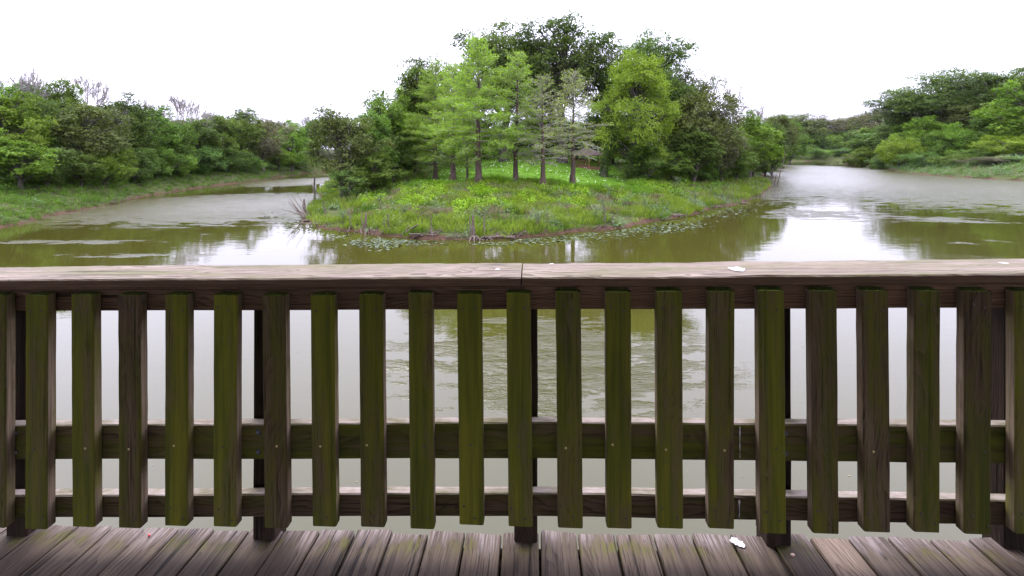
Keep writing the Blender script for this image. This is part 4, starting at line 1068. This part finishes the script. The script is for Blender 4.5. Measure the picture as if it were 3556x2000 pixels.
# clover flowers on the lawn
x, y = pts(1500, -9, 13, 38, 64, 3, 60, lambda x, y, s: lawn_mask(x, y) > .6); x, y = x[:230], y[:230]; z_ = height(x, y) + .14
mb = MB(); n_ = len(x); th = np.arange(5) * 1.2566
V = np.stack([x[:, None] + .035 * np.cos(th), y[:, None] + .035 * np.sin(th), z_[:, None] + .025 * np.sin(th)], -1)
V = np.concatenate([V, np.stack([x, y, z_ + .04], -1)[:, None]], 1)
mb.add(V.reshape(-1, 3), (np.arange(n_)[:, None, None] * 6 + np.array([[0, 1, 5], [1, 2, 5], [2, 3, 5], [3, 4, 5], [4, 0, 5]])[None]).reshape(-1, 3))
tag(mb.obj('clover_flowers', 'flower_white'), 'tiny white flowers dotted over the lawn', kind='stuff')

# ---------------------------------------------------------------- tall weeds, stakes, driftwood (notes in photograph pixels)
def tall_weed(px, py, ptop, label, seed):
    X, D, z = ray(px, py); h = (py - ptop) / FPX * D; r = np.random.default_rng(seed)
    e = empty('tall_weed', (X, D, z - .03)); tag(e, label, 'weed', 'tall weeds on the point')
    m = MB(); top = np.array([r.uniform(-.2, .2), r.uniform(-.1, .1), h]); st = bez(np.zeros(3), np.array([0, 0, h * .5]), top, 6)
    tube(m, st, np.linspace(.022, .008, 6), 4, cap=False); l = MB()
    for q in range(13):
        f = r.uniform(.45, 1); o = np.array([np.interp(f, np.linspace(0, 1, 6), st[:, a]) for a in range(3)]); a = r.uniform(0, 6.28)
        d = np.array([math.cos(a), math.sin(a), r.uniform(.1, .7)]) * r.uniform(.25, .5); en = o + d
        tube(m, [o, en], [.008, .004], 3, cap=False)
        n = 16; u = r.random(n)[:, None]; P = o + (en - o) * u + r.normal(0, .05, (n, 3)); L = .13 * r.uniform(.6, 1.2, n)
        leaves(l, P, unit(np.array([0, 0, 1]) + r.normal(0, .5, (n, 3))), unit(r.normal(0, 1, (n, 3)) + d), L, L * .35, r.random(n))
    m.obj('stem', 'dead_wood', e); l.obj('leaves', 'weed_blue', e)
for q, a in enumerate([(2242, 749, 678, 'tall grey green weed, upright and rightmost of the pair above the right pad bed'), (2178, 724, 680, 'short grey green weed left of the pair above the right pad bed'),
                       (2099, 795, 690, 'tall bluish weed at the water edge below the ivy tree'), (2358, 668, 618, 'thin weed high on the right slope of the point'),
                       (2071, 776, 715, 'bushy bluish weed just left of the tall one below the ivy tree'), (1397, 768, 712, 'bluish weed standing alone in the left half of the meadow'),
                       (1316, 728, 672, 'thin weed high in the left half of the meadow'), (1190, 785, 738, 'bushy bluish weed close to the left shore'), (1862, 800, 735, 'dark stemmed weed near the shore right of the twin stakes'),
                       (2410, 735, 670, 'grey green weed towards the reeds on the right shore'), (2115, 700, 648, 'bluish weed in front of the dark bush on the point')]):
    tall_weed(*a, 900 + q)
def pole(m, p0, p1, r0, r1, r, n=6, wob=.03):
    p0, p1 = np.asarray(p0, float), np.asarray(p1, float); u = np.linspace(0, 1, n)[:, None]
    P = p0 + (p1 - p0) * u; P[1:] += np.cumsum(r.normal(0, wob, (n - 1, 3)), 0) * np.linspace(.2, 1, n - 1)[:, None] * np.array([1, 1, .2])
    R_ = np.linspace(r0, r1, n) * r.uniform(.85, 1.15, n); R_[0] *= 1.35; tube(m, P, R_, 7)
def stake(px, py, ptop, dx, w, label, seed, roots=3, split=False, name='dead_stake', cat='stake'):
    X, D, z = ray(px, py); r = np.random.default_rng(seed); h = (py - ptop) / FPX * D; rad_ = w / FPX * D / 2
    m = MB(); pole(m, (0, 0, -.35), (dx / FPX * D, r.uniform(-.1, .1), h), rad_, rad_ * .55, r, 7, .012 * h)
    if split: pole(m, (-rad_, 0, .1), (-rad_ * 4, -.05, h * .9), rad_ * .55, rad_ * .25, r, 6, .05 * h)
    for q in range(roots):
        a = r.uniform(-2.8, -.3); L = r.uniform(.3, .7); tube(m, [(0, 0, .15), (math.cos(a) * L * .5, math.sin(a) * L * .5, .12), (math.cos(a) * L, math.sin(a) * L, -.12)], [rad_ * .6, rad_ * .45, rad_ * .2], 5, cap=False)
    tag(m.obj(name, 'dead_wood', smooth=True, loc=(X, D, max(z, 0))), label, cat, 'dead stakes along the shore of the point')
ST = [(1065, 752, 692, -8, 9, 'dark split stake at the left tip of the point', 2, 1), (1134, 771, 730, -6, 7, 'short crooked stake just right of the left tip', 1, 0), (1180, 806, 788, 0, 5, 'very short pale stake at the water line, left shore', 0, 0),
      (1221, 795, 738, -6, 6, 'thin straight stake on the left shore of the point', 2, 0), (1272, 808, 745, -4, 12, 'stout grey stake with a dark side stem on the left shore', 5, 1), (1338, 805, 760, -6, 5, 'thin stake right of the stout grey one', 3, 0),
      (1350, 803, 745, 0, 7, 'upright stake in front of the meadow weeds, left of centre', 3, 0), (1499, 815, 755, -4, 6, 'thin leaning stake over the root tangle near the centre', 3, 0), (1647, 832, 752, -2, 14, 'thick left one of the twin stakes near the centre shore', 3, 1),
      (1683, 832, 754, 0, 8, 'thin right one of the twin stakes near the centre shore', 3, 0), (1868, 802, 745, 0, 6, 'dark thin stake right of the root clumps', 1, 0), (1903, 784, 738, 0, 5, 'small stake set back in weeds right of centre', 0, 0),
      (2099, 797, 720, 0, 6, 'tall thin stake at the waterline of the right shore', 2, 0), (2124, 778, 750, 2, 7, 'stubby stake beside the tall thin one on the right shore', 2, 0),
      (1092, 700, 612, 2, 8, 'tall dead pole among the branches at the left tip', 1, 0), (1128, 738, 700, -4, 5, 'thin pole in weeds behind the left tip', 0, 0)]
for q, a in enumerate(ST): stake(*a[:6], 950 + q, a[6], bool(a[7]))
# snag on the right, long leaning pole and its thin companions
stake(2546, 606, 498, 30, 15, 'tall leaning dead snag at the right end of the trees', 990, 2, False, 'dead_snag', 'snag')
def reed_pole(px, py, px1, py1, w, label, seed):
    D = CAM_Z * FPX / (py - HOR); r = np.random.default_rng(seed); X = (px - 1778) / FPX * D; m = MB()
    pole(m, (0, 0, -.5), ((px1 - px) / FPX * D, 0, (py - py1) / FPX * D), w / FPX * D / 2, w / FPX * D / 4, r, 8, .03)
    tag(m.obj('dead_pole', 'dead_wood', smooth=True, loc=(X, D, 0)), label, 'pole', 'poles standing in the water at the right shore')
for q, a in enumerate([(2695, 648, 2726, 528, 4, 'long thin leaning pole in the water off the right shore'), (2688, 646, 2692, 606, 5, 'short upright pole left of the long leaning one'), (2700, 646, 2706, 598, 4, 'mid length pole right of the long leaning one'),
                       (2680, 644, 2672, 612, 4, 'short pole tilted left beside the long leaning one'), (2672, 603, 2682, 578, 5, 'small dark pole farther back on the right shore')]):
    reed_pole(*a, 1000 + q)
# driftwood heaps, logs and root clumps
def heap(px, py, n, L, label, seed, name='driftwood', spread=.8, up=.1, r0=.03, lean=None):
    X, D, z = ray(px, py); r = np.random.default_rng(seed); m = MB()
    for q in range(n):
        a = r.uniform(0, math.pi) if lean is None else lean + r.normal(0, .25); l = L * r.uniform(.4, 1.1)
        o = np.array([r.normal(0, spread * .35), r.normal(0, .22), r.uniform(.0, .10)])
        d = np.array([math.cos(a), r.normal(0, .25), abs(r.normal(0, up)) if lean is None else math.sin(a)]) * l
        s_ = r0 * r.uniform(.5, 1.4); pole(m, o - (d * .5 if lean is None else 0), o + d * (.5 if lean is None else 1), s_, s_ * .5, r, 5, .03)
    tag(m.obj(name, 'dead_wood', smooth=True, loc=(X, D, max(z, 0) + .02)), label, 'driftwood', 'driftwood along the shore')
heap(1062, 760, 9, 1.9, 'fan of dead sticks leaning left over the water at the left tip', 1101, lean=2.25, spread=.5, r0=.028)
heap(1058, 770, 9, 1.6, 'dark branch heap at the left tip waterline', 1102, spread=1.0, r0=.05)
heap(1100, 784, 9, 1.2, 'branch litter right of the left tip', 1103, spread=1.0)
heap(1245, 808, 8, .7, 'small root litter left of the stout stake', 1104, spread=1.4, up=.3)
heap(1330, 812, 9, .8, 'root litter right of the stout stake', 1105, spread=1.2, up=.4)
heap(1405, 818, 4, .9, 'pale leaning root log left of the long log', 1106, spread=.4, r0=.06, lean=.8)
heap(1455, 825, 4, 1.3, 'thick root log lying on the mud', 1107, spread=.4, r0=.075, up=.15)
heap(1505, 820, 16, .8, 'root tangle beside the thick root log', 1108, spread=.9, up=.4, r0=.025)
heap(1580, 830, 12, .8, 'root litter left of the twin stakes', 1109, spread=1.4, up=.3, r0=.02)
heap(1665, 832, 12, .8, 'root feet around the twin stakes', 1110, spread=.9, up=.3)
heap(1730, 822, 5, 2.0, 'long grey log lying right of the twin stakes', 1111, spread=.5, up=.06, r0=.06)
heap(1738, 815, 16, .7, 'brown root clump behind the long grey log', 1112, spread=.9, up=.5, r0=.022)
heap(1785, 818, 18, .6, 'brown root clump at the right end of the long grey log', 1113, spread=.5, up=.6, r0=.022)
heap(1812, 812, 8, .6, 'small root litter right of the root clumps', 1114, spread=.8, up=.4, r0=.02)
heap(1985, 795, 9, .6, 'sparse pale root bits on the red mud', 1115, spread=1.8, up=.3, r0=.02)
heap(2345, 750, 4, 1.0, 'short dark stick lying on the mud of the right shore', 1116, spread=.6, up=.05, r0=.035)
heap(2470, 722, 8, 2.0, 'long sticks lying along the mud of the right shore', 1117, spread=1.2, up=.05, r0=.03)
heap(2570, 708, 14, 1.8, 'heap of dead stems on the right shore', 1118, spread=1.3, up=.2, r0=.03)
heap(2630, 682, 14, 1.8, 'brown stem heap farther up the right shore', 1119, spread=1.2, up=.3, r0=.03)
heap(1320, 640, 4, 2.6, 'pale fallen branch under the trees at the left of the meadow', 1120, spread=.5, r0=.035, lean=.75)
heap(370, 705, 6, 1.6, 'fallen branch on the left bank slope', 1121, spread=.8, up=.15, r0=.04)
heap(420, 700, 3, 1.8, 'stick leaning over the water on the left bank', 1122, spread=.3, r0=.03, lean=.4)
# dry stems in the reeds
r = np.random.default_rng(5); m = MB()
for q in range(46):
    px = r.uniform(2400, 2660); py = 735 - (px - 2400) * .19 + r.uniform(-22, 4); X, D, z = ray(px, py); h = r.uniform(.7, 1.7)
    tube(m, [(X, D, z - .05), (X + r.normal(0, .06), D, z + h * .5), (X + r.normal(.05, .15), D + r.normal(0, .1), z + h)], [.018, .014, .006], 4, r.random(), cap=False)
tag(m.obj('reed_stems', 'dead_wood'), 'thin brown reed stems on the right shore of the point', kind='stuff')

# ---------------------------------------------------------------- lily pads
r = np.random.default_rng(8); PX, PY = [], []
def bed(n, x0, y0, x1, y1, sx, sy):
    n = int(n * .48); f = r.random(n); PX.append(x0 + (x1 - x0) * f + r.normal(0, sx, n)); PY.append(y0 + (y1 - y0) * f + r.normal(0, sy, n))
bed(420, 1230, 848, 1420, 838, 30, 9); bed(220, 1380, 842, 1560, 838, 25, 8); bed(60, 1300, 866, 1380, 860, 26, 6); bed(60, 1120, 818, 1230, 826, 20, 5)
bed(420, 1780, 840, 1990, 826, 40, 8); bed(620, 1960, 826, 2330, 794, 45, 10); bed(380, 2200, 800, 2440, 780, 40, 9); bed(260, 2380, 752, 2600, 728, 40, 10); bed(110, 2500, 745, 2620, 735, 30, 8)
bed(120, 1000, 768, 1060, 775, 28, 8); bed(130, 985, 790, 1080, 800, 30, 10); bed(90, 2640, 712, 2760, 714, 40, 3); bed(120, 930, 742, 985, 770, 26, 5); bed(60, 1640, 850, 1780, 850, 30, 5)
px = np.concatenate(PX); py = np.concatenate(PY); D = CAM_Z * FPX / (py - HOR); X = (px - 1778) / FPX * D
s, _, _ = shore(X, D); k = s < -.35; X, D = X[k], D[k]; n = len(X)
th = np.arange(7) * 2 * math.pi / 8 + .4
rot = r.uniform(0, 6.28, n); R_ = r.uniform(.05, .115, n); tx, ty = r.normal(0, .16, n), r.normal(0, .16, n)
V = np.stack([np.cos(th[None] + rot[:, None]) * R_[:, None], np.sin(th[None] + rot[:, None]) * R_[:, None]], -1)
Z = .014 + np.maximum(V[..., 0] * tx[:, None] + V[..., 1] * ty[:, None], -.008)
V = np.concatenate([np.concatenate([V + np.stack([X, D], -1)[:, None], Z[..., None]], -1), np.stack([X, D, np.full(n, .010)], -1)[:, None]], 1)
m = MB(); m.add(V.reshape(-1, 3), (np.arange(n)[:, None, None] * 8 + np.array([[i, i + 1, 7] for i in range(6)])[None]).reshape(-1, 3), np.repeat(r.random(n), 6))
tag(m.obj('lily_pads', 'lily_mat'), 'pale floating lily pads along the shore of the point', kind='stuff')

# pollen and leaf bits drifting on the near water
r = np.random.default_rng(18); n = 170
X = r.uniform(-7, 7, n); Y = r.uniform(5.2, 14, n); a = r.uniform(0, 6.28, n); L = r.uniform(.008, .022, n)
c, s_ = np.cos(a), np.sin(a)
V = np.stack([np.stack([X + c * L, Y + s_ * L, np.full(n, .006)], -1), np.stack([X - s_ * L * .5, Y + c * L * .5, np.full(n, .008)], -1), np.stack([X - c * L, Y - s_ * L, np.full(n, .006)], -1), np.stack([X + s_ * L * .5, Y - c * L * .5, np.full(n, .005)], -1)], 1)
m = MB(); m.add(V.reshape(-1, 3), np.arange(n * 4).reshape(-1, 4), r.random(n))
tag(m.obj('floating_debris', 'weed_dry'), 'tiny leaf bits and specks drifting on the near water', kind='stuff')

# ---------------------------------------------------------------- thin haze that pales the far trees
t = NT('haze_mat'); v = t.n('ShaderNodeVolumePrincipled'); v.inputs['Color'].default_value = (.90, .94, 1.0, 1); v.inputs['Density'].default_value = .000022; v.inputs['Anisotropy'].default_value = .2
t.l(v.outputs[0], t.out.inputs['Volume'])
mb = MB(); V = [(x, y, z) for x in (-420, 420) for y in (-60, 480) for z in (-3.5, 48)]
mb.add(V, [[0, 1, 3, 2], [4, 6, 7, 5], [0, 4, 5, 1], [2, 3, 7, 6], [0, 2, 6, 4], [1, 5, 7, 3]])
tag(mb.obj('haze', 'haze_mat'), 'thin pale haze over the water', kind='stuff')
